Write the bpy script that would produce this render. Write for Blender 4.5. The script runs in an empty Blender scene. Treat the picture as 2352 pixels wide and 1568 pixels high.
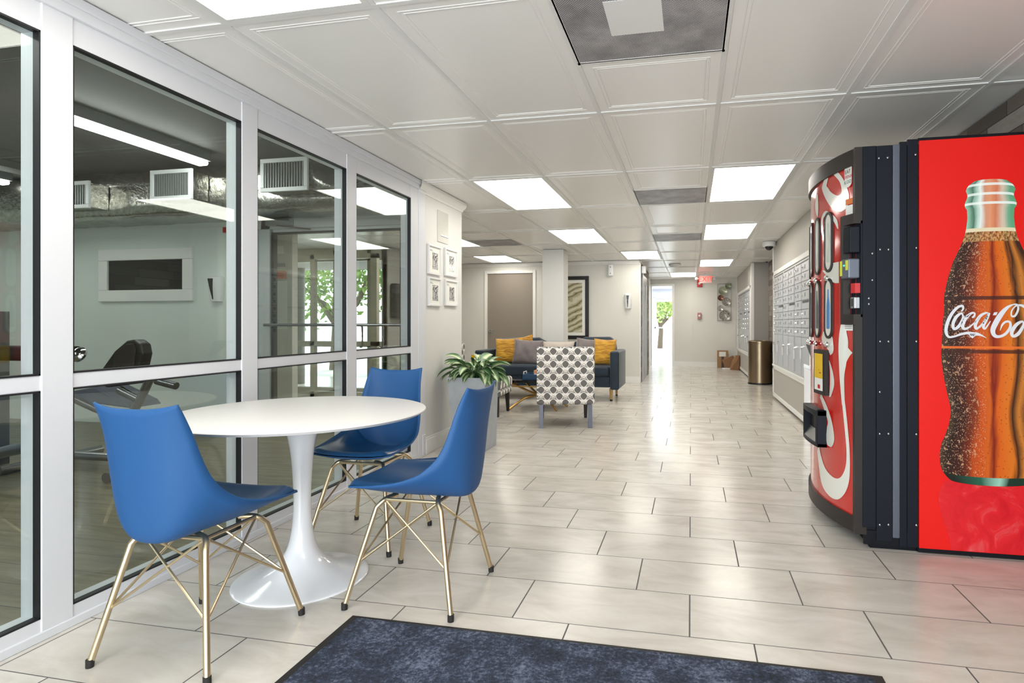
import bpy, math, random
from mathutils import Vector, Matrix
R = math.radians
random.seed(7)
C = bpy.context.scene.collection
# ---------------------------------------------------------------- camera
FPX, CX, CY, TH, CH = 1332.0, 1306.0, 744.4, R(11.92), 1.03
cam_d = bpy.data.cameras.new('camera'); cam = bpy.data.objects.new('camera', cam_d); C.objects.link(cam)
cam.location = (0, 0, CH); cam.rotation_euler = (R(90), 0, TH)
cam_d.sensor_width = 36; cam_d.lens = FPX/2352*36
cam_d.shift_x = (1176-CX)/2352; cam_d.shift_y = (CY-784)/2352
cam_d.clip_start = .02; cam_d.clip_end = 300
bpy.context.scene.camera = cam
FW = Vector((-math.sin(TH), math.cos(TH), 0)); RT = Vector((math.cos(TH), math.sin(TH), 0)); UP = Vector((0, 0, 1)); O = Vector((0, 0, CH))
def ray(px, py): return FW + RT*((px-CX)/FPX) + UP*((CY-py)/FPX)
def onz(px, py, z):
    d = ray(px, py); return O + d*((z-CH)/d.z)
def onx(px, py, x):
    d = ray(px, py); return O + d*(x/d.x)
def ony(px, py, y):
    d = ray(px, py); return O + d*(y/d.y)

# ---------------------------------------------------------------- materials
def lin(c):
    c = c/255
    return c/12.92 if c <= .04045 else ((c+.055)/1.055)**2.4
def col(r, g, b): return (lin(r), lin(g), lin(b), 1)
MATS = {}
def mat(name, rgb, rough=.5, metal=0, spec=.5, emit=None, es=0, coat=0, sheen=0):
    m = bpy.data.materials.new(name); m.use_nodes = True
    p = m.node_tree.nodes['Principled BSDF']
    p.inputs['Base Color'].default_value = col(*rgb); p.inputs['Roughness'].default_value = rough
    p.inputs['Metallic'].default_value = metal; p.inputs['Specular IOR Level'].default_value = spec
    if coat: p.inputs['Coat Weight'].default_value = coat; p.inputs['Coat Roughness'].default_value = .08
    if sheen: p.inputs['Sheen Weight'].default_value = sheen; p.inputs['Sheen Roughness'].default_value = .4
    if emit: p.inputs['Emission Color'].default_value = col(*emit); p.inputs['Emission Strength'].default_value = es
    MATS[name] = m; return m
class NT:
    """small helper to write node graphs"""
    def __init__(s, m): s.m = m; s.t = m.node_tree; s.p = s.t.nodes['Principled BSDF']
    def n(s, k, **kw):
        x = s.t.nodes.new(k)
        for a, b in kw.items(): setattr(x, a, b)
        return x
    def l(s, a, b): s.t.links.new(a, b)
    def setin(s, node, i, v):
        if isinstance(v, (int, float, tuple, list)): node.inputs[i].default_value = v
        else: s.l(v, node.inputs[i])
    def math(s, op, a, b=0.0, c=None):
        x = s.n('ShaderNodeMath', operation=op); s.setin(x, 0, a); s.setin(x, 1, b)
        if c is not None: s.setin(x, 2, c)
        return x.outputs[0]
    def mix(s, f, a, b):
        x = s.n('ShaderNodeMix', data_type='RGBA'); s.setin(x, 0, f); s.setin(x, 6, a); s.setin(x, 7, b); return x.outputs[2]
    def pos(s, kind='Object'):
        t = s.n('ShaderNodeTexCoord'); return t.outputs[kind]
    def xyz(s, v):
        x = s.n('ShaderNodeSeparateXYZ'); s.l(v, x.inputs[0]); return x.outputs
    def comb(s, a, b, c=0.0):
        x = s.n('ShaderNodeCombineXYZ'); s.setin(x, 0, a); s.setin(x, 1, b); s.setin(x, 2, c); return x.outputs[0]
    def noise(s, v, scale, detail=3, rough=.5, dist=0):
        x = s.n('ShaderNodeTexNoise'); s.l(v, x.inputs['Vector']); x.inputs['Scale'].default_value = scale
        x.inputs['Detail'].default_value = detail; x.inputs['Roughness'].default_value = rough; x.inputs['Distortion'].default_value = dist
        return x.outputs[0]
    def ramp(s, f, stops, const=False):
        x = s.n('ShaderNodeValToRGB'); s.l(f, x.inputs[0]); e = x.color_ramp.elements
        if const: x.color_ramp.interpolation = 'CONSTANT'
        e[0].position, e[0].color = stops[0]; e[1].position, e[1].color = stops[1]
        for p_, c_ in stops[2:]:
            q = e.new(p_); q.color = c_
        return x.outputs[0]
    def bump(s, h, strength=.2, dist=.01):
        x = s.n('ShaderNodeBump'); x.inputs['Strength'].default_value = strength; x.inputs['Distance'].default_value = dist
        s.l(h, x.inputs['Height']); s.l(x.outputs[0], s.p.inputs['Normal'])
    def base(s, c): s.l(c, s.p.inputs['Base Color'])
    def rough(s, c): s.l(c, s.p.inputs['Roughness'])
def noisy(name, c1, c2, scale, rough=.5, metal=0, bump=0, stretch=(1, 1, 1), **kw):
    m = mat(name, c1, rough, metal, **kw); k = NT(m)
    mp = k.n('ShaderNodeMapping'); k.l(k.pos(), mp.inputs[0]); mp.inputs['Scale'].default_value = stretch
    f = k.noise(mp.outputs[0], scale, 4, .6)
    k.base(k.ramp(f, [(.3, col(*c1)), (.7, col(*c2))]))
    if bump: k.bump(f, bump, .004)
    return m
M = MATS
mat('white_paint', (222, 222, 222), .35); mat('frame_white', (214, 216, 221), .4)
mat('trim_white', (232, 231, 226), .4)
noisy('wall_paint', (214, 212, 205), (217, 215, 208), 3, .6)
mat('wall_stub', (216, 215, 211), .5)
mat('gym_wall', (214, 221, 213), .6)
mat('gym_ceiling', (84, 82, 77), .7)
mat('grey_panel', (176, 171, 163), .5); mat('grey_wall', (160, 157, 152), .6)
mat('gasket', (16, 17, 20), .5); mat('black', (14, 15, 17), .4); mat('black_gloss', (10, 11, 13), .12)
mat('chrome', (215, 215, 215), .12, 1); mat('steel', (150, 152, 155), .3, 1); mat('alu', (196, 200, 200), .35, .3)
mat('beige_alu', (190, 184, 165), .4, .2)
mat('gold', (214, 196, 162), .36, 1); mat('gold_bright', (178, 140, 78), .35, .9)
mat('rubber', (28, 26, 25), .6); mat('black_wood', (26, 22, 22), .3); mat('grey_leg', (88, 92, 108), .28)
mat('white_gloss', (236, 238, 242), .14, coat=.5); mat('table_white', (228, 226, 224), .38)
mat('door_grey', (140, 130, 118), .5)
mat('paper', (236, 236, 232), .6); mat('pale_plate', (196, 195, 188), .25); mat('mat_board', (230, 229, 222), .4)
mat('red', (190, 22, 30), .4); mat('pale_red', (178, 120, 122), .4)
mat('exit_red', (235, 70, 60), .4, emit=(255, 50, 40), es=1.6); mat('exit_body', (232, 214, 206), .4, emit=(255, 150, 130), es=.12)
mat('cardboard', (160, 122, 84), .8); mat('cardboard_dark', (60, 62, 70), .6); mat('kraft', (142, 104, 72), .8)
mat('mail_alu', (190, 193, 196), .35, .35); mat('mail_dark', (92, 94, 98), .4, .3)
mat('yellow', (228, 186, 10), .5); mat('yellow_green', (200, 205, 60), .5); mat('navy_tray', (38, 72, 104), .4)
mat('book_orange', (216, 152, 108), .6); mat('book_white', (225, 222, 218), .6); mat('book_blue', (48, 62, 90), .6)
mat('beige_pillow', (202, 190, 180), .8, sheen=.3)
mat('plastic_white', (228, 229, 228), .3); mat('plastic_grey', (120, 122, 122), .3)
mat('soil', (40, 32, 26), .9); mat('green_dot', (60, 230, 150), .4, emit=(60, 255, 160), es=2)
mat('orange_label', (222, 120, 60), .5); mat('pink_text', (196, 60, 100), .5); mat('dark_text', (60, 64, 72), .5); mat('teal_text', (70, 120, 120), .5)
mat('lcd_blue', (70, 130, 190), .3); mat('bottle_grey', (70, 74, 84), .3); mat('bottle_clear', (188, 194, 186), .2)
mat('light_panel', (250, 250, 246), .5, emit=(255, 250, 240), es=7.0)
mat('gym_light', (250, 250, 246), .5, emit=(250, 255, 250), es=26.0)
mat('asphalt', (120, 120, 118), .9); mat('concrete_ext', (205, 203, 196), .9); mat('bark', (92, 78, 62), .9)
mat('vm_red_front', (196, 34, 26), .12, coat=.6); mat('vm_red', (222, 26, 20), .35, spec=.3)
mat('vm_white', (226, 226, 218), .15, coat=.6)
mat('vm_black', (20, 24, 33), .5, spec=.18); mat('vm_black2', (15, 17, 23), .5, spec=.18); mat('vm_brown', (46, 41, 39), .45, spec=.25); mat('vm_strip', (92, 98, 110), .35, .4)
mat('wood_leg', (196, 158, 96), .4)

# tile floor: 610 x 305 mm tiles, each row shifted by a third
JX = onz(1393.4, 1219.1, 0)
m = mat('floor_tile', (205, 200, 192), .3); k = NT(m)
v = k.pos(); X, Y, Z = k.xyz(v)
rf = k.math('DIVIDE', k.math('SUBTRACT', JX.y, Y), .305); row = k.math('FLOOR', rf); fr = k.math('FRACT', rf)
cf = k.math('DIVIDE', k.math('SUBTRACT', k.math('SUBTRACT', X, JX.x), k.math('MULTIPLY', row, .61/3)), .61)
cc = k.math('FLOOR', cf); fc = k.math('FRACT', cf)
dy = k.math('MULTIPLY', k.math('MINIMUM', fr, k.math('SUBTRACT', 1.0, fr)), .305)
dx = k.math('MULTIPLY', k.math('MINIMUM', fc, k.math('SUBTRACT', 1.0, fc)), .61)
g = k.math('MAXIMUM', k.math('LESS_THAN', dy, .0019), k.math('LESS_THAN', dx, .0026))
wn = k.n('ShaderNodeTexWhiteNoise', noise_dimensions='2D'); k.l(k.comb(row, cc), wn.inputs[0])
mp = k.n('ShaderNodeMapping'); k.l(v, mp.inputs[0]); mp.inputs['Scale'].default_value = (1, 2.4, 1)
off = k.n('ShaderNodeVectorMath', operation='ADD'); k.l(mp.outputs[0], off.inputs[0]); k.l(wn.outputs[1], off.inputs[1])
n1 = k.noise(off.outputs[0], 3.5, 6, .6, .6)
tc = k.ramp(n1, [(.32, col(190, 184, 175)), (.55, col(207, 202, 194)), (.72, col(216, 212, 206))])
tc2 = k.mix(k.math('MULTIPLY', wn.outputs[0], .22), tc, col(196, 188, 176))
k.base(k.mix(g, tc2, col(86, 84, 82)))
k.rough(k.math('MULTIPLY_ADD', g, .5, k.math('MULTIPLY_ADD', n1, .14, .15)))
k.bump(k.math('SUBTRACT', 1.0, g), .35, .002)

# gym wood floor
m = mat('gym_floor', (120, 108, 84), .35); k = NT(m)
v = k.pos(); X, Y, Z = k.xyz(v)
rw = k.math('FLOOR', k.math('DIVIDE', Y, .15)); fr = k.math('FRACT', k.math('DIVIDE', Y, .15))
mp = k.n('ShaderNodeMapping'); k.l(v, mp.inputs[0]); mp.inputs['Scale'].default_value = (1.2, 9, 1)
off = k.n('ShaderNodeVectorMath', operation='ADD'); k.l(mp.outputs[0], off.inputs[0]); k.l(k.comb(k.math('MULTIPLY', rw, 3.7), 0.0), off.inputs[1])
n1 = k.noise(off.outputs[0], 2.2, 6, .65, .5)
k.base(k.mix(k.math('LESS_THAN', fr, .03), k.ramp(n1, [(.3, col(92, 84, 62)), (.7, col(142, 132, 106))]), col(60, 55, 42)))

# satin metal ceiling panels
m = mat('ceiling_panel', (236, 235, 232), .27, spec=.5)
mat('ceiling_grid', (222, 222, 220), .45)
# dark entrance mat pile
m = mat('mat_pile', (40, 52, 76), .95); k = NT(m)
v = k.pos(); a = k.noise(v, 9, 4, .6); b = k.noise(v, 75, 4, .8)
k.base(k.ramp(k.math('ADD', k.math('MULTIPLY', a, .45), k.math('MULTIPLY', b, .55)), [(.38, col(22, 27, 38)), (.5, col(46, 56, 76)), (.64, col(116, 126, 148))]))
k.bump(b, .9, .01)
# stacked wood cladding
m = mat('wood_cladding', (130, 118, 104), .7); k = NT(m)
v = k.pos(); X, Y, Z = k.xyz(v)
rz = k.math('FLOOR', k.math('DIVIDE', Z, .09)); w1 = k.n('ShaderNodeTexWhiteNoise', noise_dimensions='1D'); k.l(rz, w1.inputs['W'])
yy = k.math('DIVIDE', k.math('ADD', Y, k.math('MULTIPLY', w1.outputs[0], 2.0)), .42)
cy = k.math('FLOOR', yy); w2 = k.n('ShaderNodeTexWhiteNoise', noise_dimensions='2D'); k.l(k.comb(rz, cy), w2.inputs[0])
mp = k.n('ShaderNodeMapping'); k.l(v, mp.inputs[0]); mp.inputs['Scale'].default_value = (1, 2, 14)
n1 = k.noise(mp.outputs[0], 3, 6, .7, 1)
base = k.ramp(w2.outputs[0], [(0, col(96, 86, 76)), (.35, col(142, 128, 112)), (.6, col(166, 160, 152)), (.85, col(120, 108, 94)), (1, col(186, 180, 170))])
seam = k.math('MAXIMUM', k.math('LESS_THAN', k.math('FRACT', k.math('DIVIDE', Z, .09)), .05), k.math('LESS_THAN', k.math('FRACT', yy), .012))
k.base(k.mix(seam, k.mix(k.math('MULTIPLY', n1, .6), base, col(74, 66, 58)), col(46, 40, 36)))
k.bump(k.math('ADD', w2.outputs[0], k.math('MULTIPLY', n1, .4)), .5, .01)
# plastics and fabrics
mat('chair_blue', (38, 84, 136), .55, spec=.3); mat('seat_blue', (16, 74, 122), .28)
m = noisy('navy_velvet', (8, 27, 43), (16, 43, 61), 6, .6, sheen=.25)
noisy('grey_velvet', (104, 94, 94), (132, 122, 122), 7, .7, sheen=.5)
m = mat('mustard', (196, 142, 26), .6, sheen=.4); k = NT(m)
mp = k.n('ShaderNodeMapping'); k.l(k.pos(), mp.inputs[0]); mp.inputs['Scale'].default_value = (4, 4, 26)
f = k.noise(mp.outputs[0], 1.6, 3, .5, 1.2); k.base(k.ramp(f, [(.35, col(168, 112, 14)), (.6, col(214, 160, 40))])); k.bump(f, .9, .02)
noisy('concrete', (168, 174, 180), (182, 187, 192), 12, .55, bump=.05)
noisy('foil', (150, 148, 142), (200, 198, 190), 22, .22, 1, bump=1.0)
noisy('bin_metal', (150, 132, 108), (158, 140, 116), 2, .3, 1)
noisy('brushed', (150, 150, 150), (172, 172, 172), 30, .35, .8, stretch=(1, 1, 12))
def ogee(name, top):
    m = mat(name, (228, 224, 216), .8); k = NT(m); X, Y, Z = k.xyz(k.pos())
    u = k.math('DIVIDE', X if top else k.math('ADD', X, Y), .121); w = k.math('DIVIDE', Y if top else Z, .127)
    cu = k.math('COSINE', k.math('MULTIPLY', u, 2*math.pi)); cw = k.math('COSINE', k.math('MULTIPLY', w, 2*math.pi)); sw = k.math('SINE', k.math('MULTIPLY', w, 4*math.pi))
    def tri(p): return k.math('ABSOLUTE', k.math('SUBTRACT', k.math('FRACT', k.math('ADD', p, .5)), .5))
    a_ = tri(k.math('ADD', u, w)); b_ = tri(k.math('SUBTRACT', u, w))
    f = k.math('POWER', k.math('ADD', k.math('POWER', a_, 3.0), k.math('POWER', b_, 3.0)), 1/3)
    blob = k.math('LESS_THAN', f, .345)
    low = k.math('LESS_THAN', k.math('MULTIPLY', sw, 1.0), .15)
    band = k.math('MULTIPLY', k.math('LESS_THAN', k.math('ABSOLUTE', k.math('SUBTRACT', f, .455)), .035), low)
    cream = k.math('GREATER_THAN', f, .53)
    c0 = k.mix(cream, col(233, 230, 225), col(214, 208, 194))
    k.base(k.mix(k.math('MAXIMUM', blob, band), c0, col(104, 101, 98)))
ogee('ogee', False); ogee('ogee_top', True)
# picture of swirling sand-coloured paint
m = mat('swirl_print', (170, 165, 130), .12, coat=.4); k = NT(m)
mp = k.n('ShaderNodeMapping'); k.l(k.pos(), mp.inputs[0]); mp.inputs['Scale'].default_value = (1.2, 1, 2.2); mp.inputs['Rotation'].default_value = (0, .6, 0)
w = k.n('ShaderNodeTexWave'); k.l(mp.outputs[0], w.inputs[0]); w.inputs['Scale'].default_value = 1.5; w.inputs['Distortion'].default_value = 13; w.inputs['Detail'].default_value = 4; w.inputs['Detail Scale'].default_value = .8; w.bands_direction = 'Z'
k.base(k.ramp(w.outputs[1], [(.0, col(110, 102, 70)), (.08, col(150, 143, 112)), (.3, col(174, 168, 138)), (.5, col(164, 158, 128)), (.75, col(190, 185, 160)), (1, col(204, 200, 178))]))
m = mat('street_print', (190, 190, 186), .15, coat=.4); k = NT(m)
mp = k.n('ShaderNodeMapping'); k.l(k.pos(), mp.inputs[0]); mp.inputs['Scale'].default_value = (1, 1.3, 1)
vn = k.n('ShaderNodeTexVoronoi'); k.l(mp.outputs[0], vn.inputs[0]); vn.inputs['Scale'].default_value = 70; vn.distance = 'CHEBYCHEV'
k.base(k.ramp(k.math('FRACT', k.math('MULTIPLY', vn.outputs[0], 3.0)), [(.2, col(46, 46, 46)), (.5, col(150, 150, 148)), (.8, col(226, 226, 222))]))
# perforated air return
m = mat('perforated', (170, 170, 174), .45, .3); k = NT(m); X, Y, Z = k.xyz(k.pos())
a = k.math('MULTIPLY', k.math('ADD', X, Y), 2*math.pi/.0105); b = k.math('MULTIPLY', k.math('SUBTRACT', X, Y), 2*math.pi/.0105)
h = k.math('GREATER_THAN', k.math('ADD', k.math('SINE', a), k.math('SINE', b)), .35)
dirt = k.noise(k.pos(), 6, 3, .6)
k.base(k.mix(h, k.ramp(dirt, [(.35, col(150, 150, 154)), (.65, col(200, 200, 204))]), col(72, 72, 78)))
# glass: clear pane that reflects by Fresnel
def glass(name, tint, ior=1.5):
    m = bpy.data.materials.new(name); m.use_nodes = True; t = m.node_tree; t.nodes.clear()
    o = t.nodes.new('ShaderNodeOutputMaterial'); mx = t.nodes.new('ShaderNodeMixShader'); fr = t.nodes.new('ShaderNodeFresnel'); fr.inputs[0].default_value = ior
    tr = t.nodes.new('ShaderNodeBsdfTransparent'); tr.inputs[0].default_value = (*tint, 1)
    gl = t.nodes.new('ShaderNodeBsdfGlossy'); gl.inputs['Roughness'].default_value = 0; gl.inputs[0].default_value = (.95, 1, .97, 1)
    ge = t.nodes.new('ShaderNodeNewGeometry'); mr = t.nodes.new('ShaderNodeMapRange'); mr.inputs[3].default_value = ior; mr.inputs[4].default_value = 1/ior
    t.links.new(ge.outputs['Backfacing'], mr.inputs[0]); t.links.new(mr.outputs[0], fr.inputs[0])
    t.links.new(fr.outputs[0], mx.inputs[0]); t.links.new(tr.outputs[0], mx.inputs[1]); t.links.new(gl.outputs[0], mx.inputs[2]); t.links.new(mx.outputs[0], o.inputs[0])
    MATS[name] = m
glass('glass', (.95, .975, .965), 1.5); glass('glass_door', (.97, .985, .975), 1.4)
# leaf: green blade with a cream midrib band, driven by the leaf UV
m = mat('leaf', (70, 120, 60), .35); k = NT(m)
uv = k.n('ShaderNodeUVMap'); U, V, W_ = k.xyz(uv.outputs[0])
n1 = k.noise(uv.outputs[0], 6, 3, .6)
d = k.math('ADD', k.math('ABSOLUTE', k.math('SUBTRACT', U, .5)), k.math('MULTIPLY', k.math('SUBTRACT', n1, .5), .22))
k.base(k.ramp(d, [(.05, col(222, 230, 190)), (.16, col(170, 190, 140)), (.27, col(96, 134, 84)), (.42, col(58, 96, 58))]))
noisy('foliage', (70, 104, 40), (150, 176, 84), 3, .8); noisy('foliage_pale', (120, 150, 70), (190, 205, 130), 3, .8)

# bottle print, driven by UV (u across the bottle, v from foot to lip)
m = mat('bottle_print', (150, 60, 20), .3); k = NT(m)
uv = k.n('ShaderNodeUVMap'); U, V, W_ = k.xyz(uv.outputs[0])
mp = k.n('ShaderNodeMapping'); k.l(uv.outputs[0], mp.inputs[0]); mp.inputs['Scale'].default_value = (4.0, 2.2, 1)
n1 = k.noise(mp.outputs[0], 1.3, 4, .6, 1.0)
ue = k.math('ADD', U, k.math('MULTIPLY', k.math('SUBTRACT', n1, .5), .17))
cola = k.ramp(ue, [(.0, col(70, 52, 36)), (.07, col(40, 20, 12)), (.2, col(66, 22, 10)), (.3, col(120, 44, 16)), (.38, col(190, 76, 20)), (.48, col(200, 92, 22)), (.53, col(120, 24, 8)), (.60, col(206, 92, 18)), (.72, col(210, 112, 28)), (.77, col(42, 18, 8)), (.85, col(196, 120, 44)), (.95, col(58, 30, 16))])
mp2 = k.n('ShaderNodeMapping'); k.l(uv.outputs[0], mp2.inputs[0]); mp2.inputs['Scale'].default_value = (1, 3.4, 1)
vo = k.n('ShaderNodeTexVoronoi'); k.l(mp2.outputs[0], vo.inputs[0]); vo.inputs['Scale'].default_value = 26
drop = k.math('MULTIPLY', k.math('LESS_THAN', vo.outputs[0], .2), k.math('GREATER_THAN', n1, .44))
vo2 = k.n('ShaderNodeTexVoronoi'); k.l(mp2.outputs[0], vo2.inputs[0]); vo2.inputs['Scale'].default_value = 60
drop2 = k.math('MULTIPLY', k.math('LESS_THAN', vo2.outputs[0], .22), k.math('LESS_THAN', U, .45))
c1 = k.mix(k.math('MULTIPLY', drop, .55), cola, col(120, 40, 20)); c1 = k.mix(k.math('MULTIPLY', drop2, .8), c1, col(220, 184, 150)); n5 = k.noise(mp2.outputs[0], 16, 3, .7); c1 = k.mix(k.math('MULTIPLY', k.math('GREATER_THAN', n5, .60), k.math('MULTIPLY', k.math('LESS_THAN', U, .36), .75)), c1, col(196, 150, 116))
# rings pressed into the glass
for vv, ww, cc_ in ((.612, .006, (50, 22, 18)), (.432, .006, (60, 24, 14)), (.446, .004, (226, 110, 40))):
    c1 = k.mix(k.math('MULTIPLY', k.math('LESS_THAN', k.math('ABSOLUTE', k.math('SUBTRACT', V, vv)), ww), .85), c1, col(*cc_))
foam = k.ramp(k.noise(mp2.outputs[0], 30, 2, .7), [(.4, col(96, 54, 24)), (.6, col(212, 170, 110))])
c1 = k.mix(k.math('MULTIPLY', k.math('GREATER_THAN', V, .80), .75), c1, foam)
neck = k.ramp(ue, [(.0, col(150, 196, 172)), (.14, col(70, 110, 90)), (.2, col(166, 198, 182)), (.3, col(226, 236, 232)), (.4, col(206, 146, 116)), (.5, col(224, 150, 112)), (.62, col(206, 120, 84)), (.74, col(212, 190, 170)), (.86, col(120, 170, 140)), (.95, col(90, 160, 120))])
c1 = k.mix(k.math('GREATER_THAN', V, .838), c1, neck)
c1 = k.mix(k.math('LESS_THAN', k.math('ABSOLUTE', k.math('SUBTRACT', V, .838)), .006), c1, col(222, 210, 176))
for vv in (.985, .925, .955):
    c1 = k.mix(k.math('MULTIPLY', k.math('LESS_THAN', k.math('ABSOLUTE', k.math('SUBTRACT', V, vv)), .004), .8), c1, col(236, 244, 240))
c1 = k.mix(k.math('LESS_THAN', V, .024), c1, k.ramp(U, [(.1, col(20, 26, 20)), (.4, col(34, 92, 70)), (.6, col(150, 200, 180)), (.7, col(20, 50, 38))]))
k.base(c1)
m = mat('bottle_mirror', (205, 30, 42), .3); k = NT(m)
uv = k.n('ShaderNodeUVMap'); mp = k.n('ShaderNodeMapping'); k.l(uv.outputs[0], mp.inputs[0]); mp.inputs['Scale'].default_value = (3, 2, 1)
k.base(k.ramp(k.noise(mp.outputs[0], 1.6, 4, .6, .8), [(.3, col(196, 8, 26)), (.55, col(214, 30, 38)), (.75, col(214, 92, 96))]))

# ---------------------------------------------------------------- mesh building
FR = {}
class MB:
    def __init__(s): s.v = []; s.f = []; s.m = []; s.uv = {}
    def add(s, vs, fs, mi=0, uvs=None):
        b = len(s.v); s.v += [Vector(p) for p in vs]
        for i, f in enumerate(fs):
            if uvs: s.uv[len(s.f)] = [uvs[j] for j in f]
            s.f.append([b+j for j in f]); s.m.append(mi)
        return s
    def box(s, x0, x1, y0, y1, z0, z1, mi=0, mx=None):
        vs = [(x, y, z) for x in (x0, x1) for y in (y0, y1) for z in (z0, z1)]
        if mx: vs = [mx @ Vector(p) for p in vs]
        return s.add(vs, [(0, 1, 3, 2), (4, 6, 7, 5), (0, 4, 5, 1), (2, 3, 7, 6), (0, 2, 6, 4), (1, 5, 7, 3)], mi)
    def rbox(s, x0, x1, y0, y1, z0, z1, r, mi=0, mx=None, n=4):
        """box with softly rounded edges: superellipsoid-like cage"""
        c = Vector(((x0+x1)/2, (y0+y1)/2, (z0+z1)/2)); h = Vector(((x1-x0)/2, (y1-y0)/2, (z1-z0)/2)); vs = []; fs = []
        N = 2*n+2
        def prm(a):  # parameter list along one axis: corner arc points
            return a
        import itertools
        idx = {}
        def pt(d):
            q = Vector((max(-1, min(1, d[0])), max(-1, min(1, d[1])), max(-1, min(1, d[2]))))
            inner = Vector([math.copysign(max(0, h[i]-r), q[i]) if abs(q[i]) > .999 else q[i]*(h[i]-r) for i in range(3)])
            return inner
        # build from a subdivided cube, then push: inner clamp + radius * direction
        seg = [-1 + 2*i/(N-1) for i in range(N)]
        def lay(t, hh):
            # map t in [-1,1] so that first/last n steps cover the rounded corner
            i = round((t+1)/2*(N-1)); rr = min(r, hh)
            if i <= n: return -(hh-rr) - rr*math.tan(R(45)*(1-i/n)), 0
            j = N-1-i
            return (hh-rr) + rr*math.tan(R(45)*(1-j/n)), 0
        for ax in range(3):
            for sg in (-1, 1):
                a, b = [(1, 2), (2, 0), (0, 1)][ax]
                base = len(vs)
                for ta in seg:
                    for tb in seg:
                        p = [0, 0, 0]; p[ax] = sg*h[ax]; p[a] = lay(ta, h[a])[0]; p[b] = lay(tb, h[b])[0]
                        inn = Vector([max(-(h[i]-min(r, h[i])), min(h[i]-min(r, h[i]), p[i])) for i in range(3)])
                        d = Vector(p)-inn
                        if d.length > 1e-9: d.normalize()
                        q = Vector([inn[i]+d[i]*min(r, h[i]) for i in range(3)])
                        vs.append(c+q)
                for i in range(N-1):
                    for j in range(N-1):
                        f = (base+i*N+j, base+(i+1)*N+j, base+(i+1)*N+j+1, base+i*N+j+1)
                        fs.append(f if sg > 0 else f[::-1])
        if mx: vs = [mx @ p for p in vs]
        return s.add(vs, fs, mi)
    def quad(s, a, b, c, d, mi=0, uvs=None): return s.add([a, b, c, d], [(0, 1, 2, 3)], mi, uvs)
    def poly(s, pts, mi=0): return s.add(pts, [tuple(range(len(pts)))], mi)
    def prism(s, pts, d, mi=0):
        """pts: list of 3d points of a flat outline, d: extrusion vector"""
        n = len(pts); d = Vector(d); vs = [Vector(p) for p in pts]+[Vector(p)+d for p in pts]
        fs = [tuple(range(n))[::-1], tuple(range(n, 2*n))]+[(i, (i+1) % n, n+(i+1) % n, n+i) for i in range(n)]
        return s.add(vs, fs, mi)
    def tube(s, pts, r, n=10, mi=0, cap=True, closed=False):
        pts = [Vector(p) for p in pts]; rs = r if isinstance(r, (list, tuple)) else [r]*len(pts); vs = []; L = len(pts)
        up = None
        for i, p in enumerate(pts):
            if closed: t = (pts[(i+1) % L]-pts[i-1]).normalized()
            else: t = (pts[min(i+1, L-1)]-pts[max(i-1, 0)]).normalized()
            if up is None:
                up = Vector((0, 0, 1)) if abs(t.z) < .9 else Vector((1, 0, 0))
            a = t.cross(up).normalized(); b = t.cross(a).normalized(); up = -b if False else up
            a = t.cross(up); a = a.normalized() if a.length > 1e-6 else Vector((1, 0, 0)); b = t.cross(a).normalized()
            for j in range(n):
                th = 2*math.pi*j/n; vs.append(p+(a*math.cos(th)+b*math.sin(th))*rs[i])
        fs = []
        for i in range(L if closed else L-1):
            q = (i+1) % L
            for j in range(n): fs.append((i*n+j, i*n+(j+1) % n, q*n+(j+1) % n, q*n+j))
        if cap and not closed: fs += [tuple(range(n))[::-1], tuple((L-1)*n+j for j in range(n))]
        return s.add(vs, fs, mi)
    def lathe(s, prof, c=(0, 0, 0), n=48, mi=0, mx=None, sx=1, sy=1):
        vs = []; fs = []; L = len(prof); c = Vector(c)
        for r_, z in prof:
            for j in range(n):
                th = 2*math.pi*j/n; p = Vector((r_*math.cos(th)*sx, r_*math.sin(th)*sy, z)); vs.append((mx @ p if mx else p)+c)
        for i in range(L-1):
            for j in range(n): fs.append((i*n+j, i*n+(j+1) % n, (i+1)*n+(j+1) % n, (i+1)*n+j))
        if prof[0][0] > 1e-6: fs.append(tuple(range(n))[::-1])
        if prof[-1][0] > 1e-6: fs.append(tuple((L-1)*n+j for j in range(n)))
        return s.add(vs, fs, mi)
    def grid(s, P, mi=0, uvf=None, closed=False):
        """P[i][j] grid of points"""
        a = len(P); b = len(P[0]); vs = [p for r_ in P for p in r_]
        fs = [(i*b+j, (i+1)*b+j, (i+1)*b+j+1, i*b+j+1) for i in range(a-1) for j in range(b-1)]
        uvs = [(i/(a-1), j/(b-1)) for i in range(a) for j in range(b)] if uvf is None else [uvf(i, j) for i in range(a) for j in range(b)]
        return s.add(vs, fs, mi, uvs)
    def sphere(s, c, r, n=12, mi=0, sc=(1, 1, 1)):
        prof = [(math.sin(math.pi*i/n), -math.cos(math.pi*i/n)) for i in range(n+1)]
        vs = []; fs = []; m_ = n*2; c = Vector(c)
        for a, z in prof:
            for j in range(m_):
                th = 2*math.pi*j/m_; vs.append(c+Vector((a*math.cos(th)*r*sc[0], a*math.sin(th)*r*sc[1], z*r*sc[2])))
        for i in range(n):
            for j in range(m_): fs.append((i*m_+j, i*m_+(j+1) % m_, (i+1)*m_+(j+1) % m_, (i+1)*m_+j))
        return s.add(vs, fs, mi)
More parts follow.
